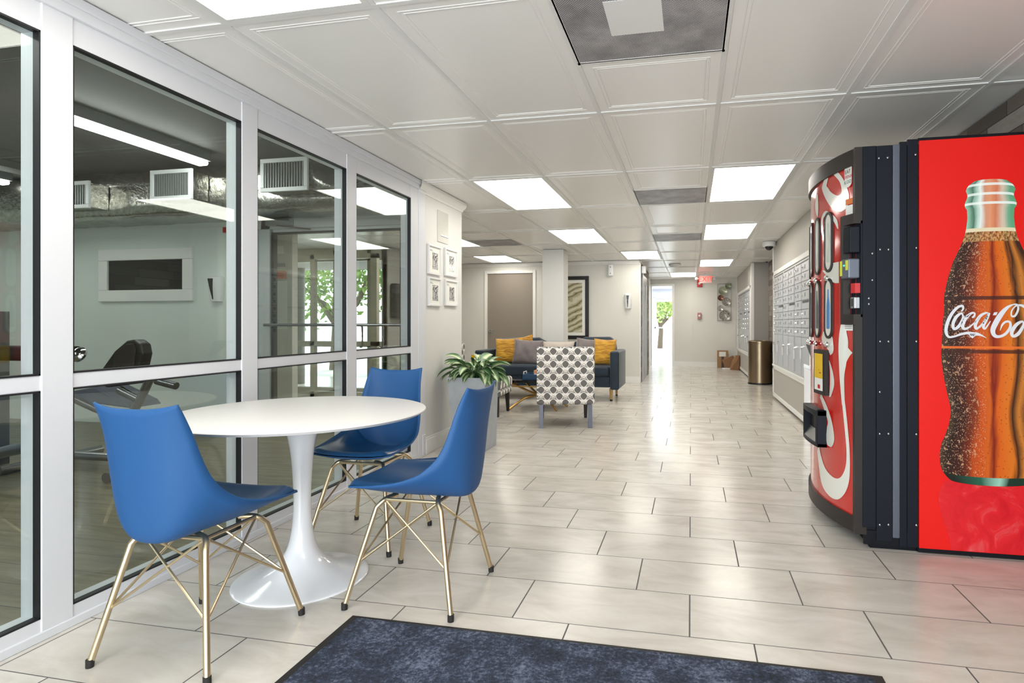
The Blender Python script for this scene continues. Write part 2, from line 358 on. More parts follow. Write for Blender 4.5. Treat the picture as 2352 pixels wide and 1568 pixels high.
    def build(s, name, mats, parent=None, world=True, smooth=True, bevel=0, solid=0, sub=0, origin=None, angle=35, merge=False):
        if not isinstance(mats, (list, tuple)): mats = [mats]
        inv = None
        if parent is not None and world: inv = FR.get(parent.name)
        off = Vector(origin) if origin is not None else Vector((0, 0, 0))
        vs = [((inv @ p) if inv else p)-off for p in s.v]
        me = bpy.data.meshes.new(name); me.from_pydata(vs, [], s.f)
        for q in mats: me.materials.append(M[q])
        me.polygons.foreach_set('material_index', s.m)
        if s.uv:
            ul = me.uv_layers.new(name='UVMap')
            for fi, u in s.uv.items():
                pl = me.polygons[fi]
                for li, w in zip(pl.loop_indices, u): ul.data[li].uv = w
        if merge:
            import bmesh
            bm = bmesh.new(); bm.from_mesh(me); bmesh.ops.remove_doubles(bm, verts=bm.verts, dist=1e-5); bm.to_mesh(me); bm.free()
        if smooth:
            me.polygons.foreach_set('use_smooth', [True]*len(me.polygons)); me.set_sharp_from_angle(angle=R(angle))
        me.validate(); me.update()
        o = bpy.data.objects.new(name, me); C.objects.link(o)
        if origin is not None: o.location = off
        if parent is not None:
            o.parent = parent
            if parent.name in FR: FR[o.name] = FR[parent.name]
        if bevel:
            b = o.modifiers.new('bevel', 'BEVEL'); b.width = bevel; b.segments = 2; b.limit_method = 'ANGLE'; b.angle_limit = R(40)
        if solid:
            b = o.modifiers.new('solid', 'SOLIDIFY'); b.thickness = solid; b.offset = 0
        if sub:
            b = o.modifiers.new('sub', 'SUBSURF'); b.levels = sub; b.render_levels = sub
        return o
    def base(s):
        xs = [p.x for p in s.v]; ys = [p.y for p in s.v]; zs = [p.z for p in s.v]
        return ((min(xs)+max(xs))/2, (min(ys)+max(ys))/2, min(zs))
    def thing(s, name, mats, label, cat, group=None, **kw):
        o = s.build(name, mats, origin=s.base(), **kw); tag(o, label, cat, group); return o
    def struct(s, name, mats, **kw):
        o = s.build(name, mats, **kw); o['kind'] = 'structure'; return o
def tag(o, label, cat, group=None):
    o['label'] = label; o['category'] = cat
    if group: o['group'] = group
def thing(name, label, cat, loc, rz=0, group=None):
    o = bpy.data.objects.new(name, None); C.objects.link(o); o.empty_display_size = .1
    o.location = loc; o.rotation_euler = (0, 0, rz)
    if label: tag(o, label, cat, group)
    FR[o.name] = (Matrix.Translation(loc) @ Matrix.Rotation(rz, 4, 'Z')).inverted()
    return o
KIDS = {}
def kids(o): return [c for c in list(bpy.data.objects) if c.parent == o]
def dup(root, loc, rz=0, label=None, group=None, cat=None):
    def rec(o, par):
        c = o.copy(); C.objects.link(c)
        if par is not None: c.parent = par
        for q in kids(o): rec(q, c)
        return c
    r = rec(root, None); r.location = loc; r.rotation_euler = (0, 0, rz)
    if label: r['label'] = label
    if group: r['group'] = group
    return r
def text_mesh(txt, size, name='text'):
    cu = bpy.data.curves.new(name, 'FONT'); cu.body = txt; cu.size = size; cu.align_x = 'CENTER'; cu.align_y = 'CENTER'
    o = bpy.data.objects.new(name, cu); C.objects.link(o)
    dg = bpy.context.evaluated_depsgraph_get(); me = bpy.data.meshes.new_from_object(o.evaluated_get(dg))
    vs = [v.co.copy() for v in me.vertices]; fs = [tuple(p.vertices) for p in me.polygons]
    bpy.data.objects.remove(o); bpy.data.curves.remove(cu); bpy.data.meshes.remove(me)
    return vs, fs
def add_text(mb, txt, size, mx, mi=0):
    vs, fs = text_mesh(txt, size); mb.add([mx @ v for v in vs], fs, mi)
def smooth_path(pts, n=6):
    """Catmull-Rom through points of any dimension"""
    out = []; P = [pts[0]]+list(pts)+[pts[-1]]
    for i in range(1, len(P)-2):
        for q in range(n):
            t = q/n
            out.append(tuple(.5*((2*P[i][a])+(-P[i-1][a]+P[i+1][a])*t+(2*P[i-1][a]-5*P[i][a]+4*P[i+1][a]-P[i+2][a])*t*t+(-P[i-1][a]+3*P[i][a]-3*P[i+1][a]+P[i+2][a])*t**3) for a in range(len(P[i]))))
    out.append(tuple(pts[-1])); return out
# ================================================================ SETTING
H = 2.145
XW = -2.065   # glazed partition face
b = MB(); b.box(-2.1, 1.75, -2.6, 14.4, -.1, 0); b.box(-8.2, -2.1, 4.95, 10.2, -.1, 0)
b.struct('floor', 'floor_tile', smooth=False)
b = MB(); b.box(-8.2, -2.1, -2.6, 4.95, -.1, -.002); b.struct('floor_gym', 'gym_floor', smooth=False)
b = MB(); b.box(-1.6, .4, 14.4, 19.0, -.1, -.001); b.struct('floor_vestibule', 'plastic_white', smooth=False)
b = MB(); b.box(-14, -8.2, -8, 30, -.14, -.04); b.box(-8.2, -1.6, 10.35, 30, -.14, -.04); b.box(-1.6, 8, 19, 60, -.14, -.04); b.box(1.8, 8, -8, 19, -.14, -.04); b.box(-8.2, 1.8, -12, -2.6, -.14, -.04)
b.struct('floor_outside', 'concrete_ext', smooth=False)

# ceiling: lay-in panels with pressed mouldings
GX = [-.475+.61*k for k in range(-6, 4)]
GY = [3.035+1.212*k for k in range(-5, 10)]; GY[4] = 1.85; GY[3] = .63
LIGHTS = []; VENTS = []
def cellx(i): return GX[i], GX[i+1]
ib = MB()
def panel(x0, x1, y0, y1):
    rings = [(.006, 0), (.013, .0035), (.054, .0035), (.0555, .0018), (.0585, .0018), (.060, .0038), (.070, .0038), (.0715, .0022), (.0745, .0022), (.076, .0048), (.10, .0048)]
    vs = []; fs = []
    for ins, dz in rings:
        z = H+dz; vs += [(x0+ins, y0+ins, z), (x1-ins, y0+ins, z), (x1-ins, y1-ins, z), (x0+ins, y1-ins, z)]
    for i in range(len(rings)-1):
        for j in range(4): fs.append((i*4+j, i*4+4+j, i*4+4+(j+1) % 4, i*4+(j+1) % 4))
    n = len(rings)-1; fs.append((n*4+3, n*4+2, n*4+1, n*4))
    ib.add(vs, fs, 0)
# cells: column index i (GX[i]..GX[i+1]), row index j (GY[j]..GY[j+1]); GY[5]=3.01
skip = {}
def L_(i, j): skip[(i, j)] = 'L'
def V_(i, j, near): skip[(i, j)] = 'Vn' if near else 'Vf'
# column 4: -1.695..-1.085 ; column 6: -.475..-.135+ ; column 7: .135..+.745
L_(4, 3); L_(4, 6); L_(4, 8); L_(7, 2); L_(7, 6); L_(7, 8); L_(7, 11); L_(6, 13); L_(1, 8)
V_(6, 4, True); V_(6, 6, False); V_(6, 8, False); V_(2, 8, False)
lights = []; vents = []
for i in range(len(GX)-1):
    for j in range(len(GY)-1):
        x0, x1 = cellx(i); y0, y1 = GY[j], GY[j+1]
        if x1 < -2.0 and y0 < 4.9:
            continue
        k = skip.get((i, j))
        if k == 'L': lights.append((x0, x1, y0, y1))
        elif k in ('Vn', 'Vf'):
            ym = (y0+y1)/2
            if k == 'Vn': vents.append((x0, x1, y0, ym)); panel(x0, x1, ym, y1)
            else: vents.append((x0, x1, ym, y1)); panel(x0, x1, y0, ym)
        else: panel(x0, x1, y0, y1)
# grid bars
for x in GX:
    y0 = 4.96 if x < -1.9 else GY[0]
    ib.box(x-.0105, x+.0105, y0, GY[-1], H-.001, H+.004, 1)
for y in GY:
    ib.box((-4.2 if y > 4.9 else -2.1), 1.6, y-.0105, y+.0105, H-.0013, H+.004, 1)
for x0, x1, y0, y1 in vents:
    ym = y0 if y0 not in GY else y1
    ib.box(x0, x1, ym-.0105, ym+.0105, H-.001, H+.004, 1)
ib.box(-2.1, 1.75, -2.6, GY[0], H, H+.02, 0); ib.box(1.6, 1.75, GY[0], 15, H, H+.02, 0); ib.box(1.34, 1.6, GY[0], 15, H+.0095, H+.03, 0)
ib.box(-8.2, -4.13, 4.96, 10.3, H, H+.02, 0); ib.box(-4.15, 1.75, GY[-1], 15.5, H, H+.02, 0)
ib.box(-2.1, 1.75, -2.6, 15.5, H+.06, H+.1, 1); ib.box(-4.2, -2.1, 4.97, 10.3, H+.06, H+.1, 1)
ib.struct('ceiling', ['ceiling_panel', 'ceiling_grid'], smooth=False)
LL = {0: 'nearest to the camera above the round table', 1: 'above the mat end'}
def troffer(x0, x1, y0, y1, label, dz=0):
    t = thing('ceiling_light', label, 'ceiling light', ((x0+x1)/2, (y0+y1)/2, H), 0, 'recessed ceiling lights')
    a = MB()
    for q in ((x0+.008, x1-.008, y0+.008, y0+.032), (x0+.008, x1-.008, y1-.032, y1-.008), (x0+.008, x0+.032, y0+.032, y1-.032), (x1-.032, x1-.008, y0+.032, y1-.032)):
        a.box(*q, H-.002+dz, H+.02)
    a.build('frame', 'ceiling_grid', t, smooth=False)
    a = MB(); a.box(x0+.032, x1-.032, y0+.032, y1-.032, H+.004+dz*2, H+.012); a.build('diffuser', 'light_panel', t, smooth=False)
names = {
 (4, 3): 'large recessed ceiling light cut off by the top edge, above the glazed partition',
 (4, 6): 'bright recessed ceiling light just beyond the end of the glazed partition',
 (4, 8): 'recessed ceiling light over the walkway beside the white column',
 (7, 2): 'unseen recessed ceiling light added overhead to light the room, nearest on the right',  # out of view, added only for its light on the room
 (7, 6): 'large recessed ceiling light beside the grille, above the mailboxes and drink machine',
 (7, 8): 'recessed ceiling light next to the dome camera, second along the mailbox side',
 (7, 11): 'small far recessed ceiling light just before the exit sign',
 (5, 10): 'thin recessed ceiling light in front of the dark clad corner by the corridor',
 (6, 13): 'farthest recessed ceiling light, close to the open doorway at the corridor end',
 (1, 8): 'recessed ceiling light half hidden by the wall corner with the four pictures',
 (2, 10): 'recessed ceiling light in front of the grey door of the lounge'}
for (i, j), k in skip.items():
    if k == 'L':
        x0, x1 = cellx(i); troffer(x0, x1, GY[j], GY[j+1], names[(i, j)])
troffer(-1.085, -.475, 8.85, 9.95, names[(5, 10)], -.004); troffer(-3.525, -2.915, 8.95, 9.95, names[(2, 10)], -.004)
vl = ['large dusty perforated ceiling vent grille nearest to the camera', 'grey perforated ceiling vent between two bright lights, second along the corridor', 'thin far perforated ceiling vent, third along the corridor', 'grey ceiling vent over the lounge beside the wall corner']
for q, ((x0, x1, y0, y1), lb) in enumerate(zip(sorted(vents, key=lambda v: (v[0] < -1, v[2])), vl)):
    t = thing('ceiling_vent', lb, 'ceiling vent', ((x0+x1)/2, (y0+y1)/2, H), 0, 'perforated ceiling vents')
    a = MB(); a.box(x0+.012, x1-.012, y0+.012, y1-.004, H+.0005, H+.006); a.build('grille', 'perforated', t, smooth=False)
    a = MB()
    for z_ in ((x0+.004, x1-.004, y0+.004, y0+.012), (x0+.004, x1-.004, y1-.006, y1), (x0+.004, x0+.012, y0+.012, y1-.006), (x1-.012, x1-.004, y0+.012, y1-.006)):
        a.box(*z_, H-.001, H+.008)
    a.build('frame', 'ceiling_grid', t, smooth=False)
    if q == 0:
        a = MB(); xc = (x0+x1)/2; a.box(xc-.13, xc+.07, y0-.02+.16, y0+.38, H-.001, H+.0015); a.build('inner_plate', 'plastic_white', t, smooth=False)

# glazed partition
F = MB(); G = []; K = MB()
mull = [(-1.04, -.94), (-.19, -.09), (.64, .74), (1.49, 1.59), (2.35, 2.452), (3.2, 3.305), (4.035, 4.15)]
XB = XW-.088
for y0, y1 in mull: F.box(XB, XW, y0, y1, 0, H)
F.box(XB+.004, XW-.004, -2.6, 4.15, 0, .072); F.box(XB, XW+.004, -2.6, 4.15, 0, .03)
F.box(XB+.004, XW-.006, -2.6, 4.15, .812, .864); F.box(XB+.004, XW-.004, -2.6, 4.15, 1.984, H)
F.box(XB, XW+.012, -2.6, 4.27, 2.075, H); F.box(XB, XW+.02, -2.6, 4.27, 2.11, H)
win = bpy.data.objects.new('window_1', None); C.objects.link(win); win['kind'] = 'structure'; win.location = (XW, 1.5, 0); FR['window_1'] = Matrix.Translation((XW, 1.5, 0)).inverted()
F.build('window_frame', 'frame_white', win, smooth=False, bevel=.003)
edges = [-2.6]+[q for m_ in mull for q in m_]
bays = [(-.94, -.19), (-.09, .64), (.74, 1.49), (1.59, 2.35), (2.452, 3.2), (3.305, 4.035), (-2.6, -1.04)]
XG = XW-.024
for y0, y1 in bays:
    for z0, z1 in ((.072, .812), (.864, 1.984)):
        g = MB(); g.box(XG-.003, XG+.003, y0+.003, y1-.003, z0+.003, z1-.003); g.build('glass_pane', 'glass', win, smooth=False)
        k = MB()
        for q in ((y0-.001, y1+.001, z0-.001, z0+.005), (y0-.001, y1+.001, z1-.005, z1+.001), (y0-.001, y0+.005, z0, z1), (y1-.005, y1+.001, z0, z1)):
            k.box(XG-.005, XG+.0205, *q)
        k.build('gasket', 'gasket', win, smooth=False)

# stub wall with the pictures, gym end wall
b = MB(); b.box(XB-.04, -2.07, 4.15, 5.03, 0, 2.3)
b.struct('wall_left', 'wall_stub', smooth=False)
b = MB()
b.box(-8.2, -4.075, 4.95, 5.03, 0, 2.6); b.box(-4.075, -2.2, 4.95, 5.03, 1.93, 2.6); b.box(-2.6, -2.2, 4.95, 5.03, 0, 2.6)
b.struct('wall_gym', 'gym_wall', smooth=False)
b = MB(); b.box(-8.25, -8.15, -2.6, 4.95, 0, 2.6); b.struct('wall_gym_side', 'gym_wall', smooth=False)
b = MB(); b.box(-8.2, -2.18, -2.6, 5.0, 2.5, 2.6)
for y in (.9, 2.3): b.box(-8.1, -2.2, y, y+.12, 2.44, 2.5)
b.box(-2.9, -2.7, -2.6, 4.9, 2.44, 2.5); b.box(-6.2, -6.0, -2.6, 4.9, 2.44, 2.5); b.struct('ceiling_gym', 'gym_ceiling', smooth=False)
b = MB(); b.box(XB-.02, XB, -2.6, 4.2, H, 2.6); b.struct('wall_above_glazing', 'gym_ceiling', smooth=False)
b = MB(); b.box(-2.07, -2.055, 4.27, 5.03, 0, .115); b.box(-2.07, -2.06, 4.27, 5.03, .115, .13); b.struct('baseboard_left', 'trim_white', smooth=False, bevel=.003)
b = MB()   # crown moulding with mitred return
prof = [(0, 2.06), (.008, 2.06), (.012, 2.075), (.03, 2.1), (.036, 2.118), (.036, H), (0, H)]
pts = [[(-2.07+p, 4.15, z) for p, z in prof], [(-2.07+p, 5.03+p, z) for p, z in prof], [(-2.3, 5.03+p, z) for p, z in prof]]
b.grid([[Vector(q) for q in r_] for r_ in pts]); b.struct('trim_crown', 'trim_white', smooth=False)
b = MB(); b.box(-2.085, -2.062, 4.15, 4.268, 0, 2.08); b.box(-2.085, -2.058, 4.22, 4.268, 0, .16); b.struct('trim_jamb', 'frame_white', smooth=False, bevel=.003)

# lounge back wall with the grey door opening, corner, column
YA = 10.15
b = MB(); b.box(-4.4, -3.69, YA, YA+.12, 0, H); b.box(-3.69, -2.785, YA, YA+.12, 1.97, H); b.box(-2.785, -.87, YA, YA+.12, 0, H)
b.struct('wall_back', 'wall_paint', smooth=False)
b = MB(); b.box(-4.35, -4.25, 7.6, YA, 0, H); b.struct('wall_lounge_side', 'grey_wall', smooth=False)
b = MB(); b.box(-4.25, -2.785-.93, YA-.014, YA, 0, .11); b.box(-2.75, -.87, YA-.014, YA, 0, .115); b.struct('baseboard_back', 'trim_white', smooth=False, bevel=.003)
b = MB(); b.box(-4.25, -.86, YA-.03, YA, H-.05, H); b.box(-4.25, -.86, YA-.015, YA, H-.065, H-.05); b.struct('trim_back_crown', 'trim_white', smooth=False, bevel=.003)
b = MB(); b.box(-.98, -.862, YA+.121, 12.2, 0, H); b.struct('wall_clad', 'wood_cladding', smooth=False)
b = MB(); b.box(-.873, -.857, YA-.004, YA+.03, 0, H); b.box(-.873, -.85, YA-.03, 12.2, H-.045, H); b.struct('trim_corner', 'trim_white', smooth=False)
b = MB(); b.box(-.866, -.852, 10.6, 11.55, 0, 1.93); b.box(-.87, -.845, 10.5, 10.6, 0, 1.98); b.struct('door_2', 'brushed', smooth=False)
b = MB(); b.box(-2.18, -1.855, 8.42, 8.74, 0, H); b.struct('wall_column', 'wall_stub', smooth=False, bevel=.004)
d = bpy.data.objects.new('door_1', None); C.objects.link(d); d['kind'] = 'structure'; d.location = (-3.24, YA, 0); FR['door_1'] = Matrix.Translation((-3.24, YA, 0)).inverted()
a = MB(); a.box(-3.675, -2.8, YA+.01, YA+.05, .01, 1.955); a.build('door_leaf', 'door_grey', d, smooth=False)
a = MB(); a.box(-3.725, -3.672, YA-.02, YA+.1, 0, 2.012); a.box(-2.802, -2.748, YA-.02, YA+.1, 0, 2.012); a.box(-3.672, -2.802, YA-.02, YA+.1, 1.958, 2.012); a.build('door_frame', 'trim_white', d, smooth=False, bevel=.004)
a = MB(); mx = Matrix.Translation((-3.61, YA+.01, .915)) @ Matrix.Rotation(R(90), 4, 'X')
a.lathe([(0, 0), (.034, 0), (.034, .006), (.014, .01), (.012, .03), (.026, .038), (.03, .052), (.024, .066), (0, .07)], mx=mx, n=24); a.build('door_knob', 'chrome', d)
for z in (1.72, .98, .2):
    a = MB(); a.tube([(-2.803, YA-.006, z-.05), (-2.803, YA-.006, z+.05)], .009, 10); a.box(-2.815, -2.795, YA-.004, YA+.012, z-.05, z+.05); a.build('hinge', 'steel', d)

# far end: angled wall, doorway, end wall
YE = 14.4
b = MB()
b.prism([(-.44, YE+.2, 0), (.02, YE-.02, 0), (.02, YE+.3, 0), (-.44, YE+.4, 0)], (0, 0, H))
b.box(.02, 1.8, YE-.02, YE+.3, 0, H); b.box(-1.7, -.96, YE+.2, YE+.4, 0, H); b.box(-.96, -.44, YE+.2, YE+.4, 1.985, H); b.box(-1.75, -.98, 12.2, YE+.2, 0, H)
b.struct('wall_end', 'wall_paint', smooth=False)
b = MB(); b.box(.02, 1.8, YE-.034, YE-.02, 0, .12)
v0 = Vector((-.42, YE+.19, 0)); v1 = Vector((.02, YE-.02, 0)); b.prism([v0, v1, v1+Vector((0, -.014, 0)), v0+Vector((0, -.014, 0))], (0, 0, .12)); b.struct('baseboard_end', 'trim_white', smooth=False)
b = MB(); b.box(-.46, -.40, YE+.17, YE+.42, 0, 2.03); b.box(-1.0, -.46, YE+.17, YE+.42, 1.98, 2.03); b.struct('trim_doorway', 'trim_white', smooth=False, bevel=.003)
# vestibule with glazed exit door
YV = 18.8
b = MB(); b.box(-1.75, -1.45, YE+.4, YV, 0, 2.2); b.box(.3, .45, YE+.4, YV, 0, 2.2); b.struct('wall_vestibule', 'frame_white', smooth=False)
b = MB(); b.box(-1.75, .45, YE+.3, YV+.2, 2.15, 2.2); b.struct('ceiling_vestibule', 'frame_white', smooth=False)
d = bpy.data.objects.new('door_3', None); C.objects.link(d); d['kind'] = 'structure'; d.location = (-.9, YV, 0); FR['door_3'] = Matrix.Translation((-.9, YV, 0)).inverted()
xd0 = onz(1500, 820, 0).x/ onz(1500, 820, 0).y*YV
x0 = ony(1497, 700, YV).x; x1 = ony(1556, 700, YV).x; zt = 1.9
a = MB(); a.box(-1.45, x0, YV, YV+.08, 0, 2.15); a.box(x1, .3, YV, YV+.08, 0, 2.15); a.box(x0, x1, YV, YV+.08, zt, 2.15); a.build('door_frame', 'frame_white', d, smooth=False)
a = MB(); a.box(x0+.02, x0+.15, YV+.01, YV+.05, .01, zt-.01); a.box(x1-.15, x1-.02, YV+.01, YV+.05, .01, zt-.01); a.box(x0+.15, x1-.15, YV+.01, YV+.05, .01, .25); a.box(x0+.15, x1-.15, YV+.01, YV+.05, zt-.15, zt-.01); a.build('door_leaf', 'frame_white', d, smooth=False)
a = MB(); a.box(x0+.15, x1-.15, YV+.025, YV+.031, .25, zt-.15); a.build('glass_pane', 'glass_door', d, smooth=False)
a = MB(); a.box(x0+.1, x1-.1, YV-.05, YV-.02, .9, .94); a.box(x0+.1, x0+.13, YV-.05, YV+.01, .89, .95); a.box(x1-.13, x1-.1, YV-.05, YV+.01, .89, .95); a.build('push_bar', 'alu', d, smooth=False)
a = MB(); a.box(x0+.1, x0+.42, YV-.07, YV, zt-.05, zt+.03); a.tube([(x0+.4, YV-.04, zt-.04), (x0+.6, YV-.2, zt-.04), (x0+.7, YV-.02, zt+.02)], .008, 8); a.build('door_closer', 'alu', d, smooth=False)

# right side: wood clad wall, boxed mailbox walls
b = MB(); b.box(1.545, 1.66, -2.6, 5.7, 0, H); b.box(1.37, 1.66, 8.5, 11.0, 0, H); b.struct('wall_right', 'wood_cladding', smooth=False)
def mailwall(nm, x, y0, y1, zb, zg0, zg1, gy0, gy1):
    for q in ((x, 1.66, y0, gy0, zb, H), (x, 1.66, gy1, y1, zb, H), (x, 1.66, gy0, gy1, zb, zg0), (x, 1.66, gy0, gy1, zg1, H), (x+.1, 1.66, y0, y1, 0, zb), (x+.055, 1.66, gy0, gy1, zg0, zg1)):
        b = MB(); b.box(*q); b.struct(nm, 'grey_panel', smooth=False)
U1 = (1.13, 5.7, 8.53, .055); U2 = (1.078, 11.0, 14.38, .055)
mailwall('wall_mailboxes', *U1, .475, 1.70, 5.98, 8.46)
mailwall('wall_mailboxes_far', *U2, .475, 1.70, 11.25, 14.0)
def mailtrim(nm, x, y0, y1, gy0, gy1, zb):
    b = MB(); e = x-.012
    b.box(e, x, gy0-.09, gy1+.07, 1.70, 1.755); b.box(e, x, gy0-.09, gy1+.07, .415, .475); b.box(e-.008, x, gy0-.09, gy1+.07, .455, .48)
    b.box(e, x, gy0-.09, gy0, .415, 1.755); b.box(e, x, gy1, y1, .415, 1.755)
    b.box(e, x+.02, y1-.03, y1+.012, zb, H); b.box(e, x+.02, y0-.012, y0+.05, zb, H); b.box(e, x+.02, y0, y1, zb-.02, zb+.03)
    b.struct(nm, 'trim_white', smooth=False, bevel=.003)
mailtrim('trim_mailboxes', U1[0], U1[1], U1[2], 5.98, 8.46, U1[3])
mailtrim('trim_mailboxes_far', U2[0], U2[1], U2[2], 11.25, 14.0, U2[3])
b = MB(); b.box(U2[0]-.01, U2[0]+.04, 10.985, 11.03, 0, H); b.struct('trim_recess', 'trim_white', smooth=False)
b = MB(); b.box(U2[0]+.04, 1.37, 10.99, 11.0, 0, H); b.struct('wall_recess', 'grey_wall', smooth=False)

# exterior storefront seen through the gym door
YS = 7.6
d = bpy.data.objects.new('window_2', None); C.objects.link(d); d['kind'] = 'structure'; d.location = (-6, YS, 0); FR['window_2'] = Matrix.Translation((-6, YS, 0)).inverted()
a = MB()
sx = [-8.2, -7.2, -6.02, -5.1, -4.55, -4.3]
for x in sx: a.box(x-.03, x+.03, YS, YS+.1, 0, H)
a.box(-8.2, -4.3, YS, YS+.1, 0, .1); a.box(-8.2, -4.3, YS, YS+.1, .70, .78); a.box(-8.2, -4.3, YS, YS+.1, 1.95, H); a.build('window_frame', 'beige_alu', d, smooth=False)
for x0, x1 in zip(sx[:-1], sx[1:]):
    a = MB(); a.box(x0+.03, x1-.03, YS+.045, YS+.051, .1, .7); a.box(x0+.03, x1-.03, YS+.045, YS+.051, .78, 1.95); a.build('glass_pane', 'glass', d, smooth=False)
b = MB(); b.box(-8.25, -8.15, 4.95, 7.65, 0, H); b.struct('wall_lobby_side', 'wall_paint', smooth=False)
b = MB(); xa = ony(632, 700, 6.2).x; xb = ony(671, 700, 6.2).x; b.box(xa-1.2, xb, 6.2, 6.3, 0, H); b.struct('wall_notice', 'wall_paint', smooth=False)
# canopy post and soffit outside
b = MB(); b.box(-8.5, -4.3, 7.8, 9.3, 2.0, 2.2); b.struct('trim_canopy', 'grey_wall', smooth=False)
b = MB(); b.tube([(-6.65, 8.9, -.04), (-6.65, 8.9, 2.0)], .08, 16); b.thing('canopy_post', 'grey_wall', 'grey round post outside, seen through the glass door of the exercise room', 'post')

# entrance glazing behind the camera (light of the street comes in here)
d = bpy.data.objects.new('window_3', None); C.objects.link(d); d['kind'] = 'structure'; d.location = (0, -2.6, 0); FR['window_3'] = Matrix.Translation((0, -2.6, 0)).inverted()
a = MB()
for x in (-2.1, -1.2, -.3, .6, 1.5): a.box(x-.04, x+.04, -2.66, -2.56, 0, H)
a.box(-2.1, 1.6, -2.66, -2.56, 0, .1); a.box(-2.1, 1.6, -2.66, -2.56, 2.05, H+.05); a.build('window_frame', 'frame_white', d, smooth=False)
b = MB(); b.box(-8.2, -2.1, -2.7, -2.6, 0, 2.6); b.struct('wall_behind', 'gym_wall', smooth=False)

# trees outside
def tree(x, y, h, r, mt, label, name='broadleaf_tree', seed=1):
    rnd = random.Random(seed); t = thing(name, label, 'tree', (x, y, -.04), 0, 'trees outside')
    a = MB(); tips = []
    a.tube([(x, y, -.04), (x+.05, y, h*.3), (x-.05, y+.1, h*.55)], [.12, .1, .06], 8)
    for q in range(6):
        an = q*1.05+rnd.random(); tip = (x+math.cos(an)*r*.6, y+math.sin(an)*r*.6, h*(.55+.35*rnd.random())); a.tube([(x, y, h*.35), ((x+tip[0])/2+.1, (y+tip[1])/2, h*.5), tip], [.06, .04, .02], 6); tips.append(tip)
    a.build('trunk', 'bark', t)
    a = MB()
    for tip in tips+[(x, y, h*.8)]:
        for q in range(260):
            d_ = Vector((rnd.gauss(0, 1), rnd.gauss(0, 1), rnd.gauss(0, .8))).normalized()*r*.62*rnd.random()**.4; p = Vector(tip)+d_
            u = Vector((rnd.uniform(-1, 1), rnd.uniform(-1, 1), rnd.uniform(-1, 1))).normalized(); w = u.cross(Vector((.3, .8, .5))).normalized(); s_ = rnd.uniform(.05, .11)
            a.quad(p-u*s_, p-w*s_*.5, p+u*s_, p+w*s_*.5)
    a.build('foliage', mt, t, smooth=False)
tree(-8.2, 12.2, 3.0, 1.5, 'foliage', 'green tree outside, seen through the glass door of the exercise room', seed=3)
tree(-13.2, 15.5, 3.6, 1.6, 'foliage_pale', 'pale green tree further left outside the exercise room door', seed=5)
tree(-1.35, 26, 2.6, 1.0, 'foliage_pale', 'sunlit tree outside the glazed exit door at the corridor end', seed=9)
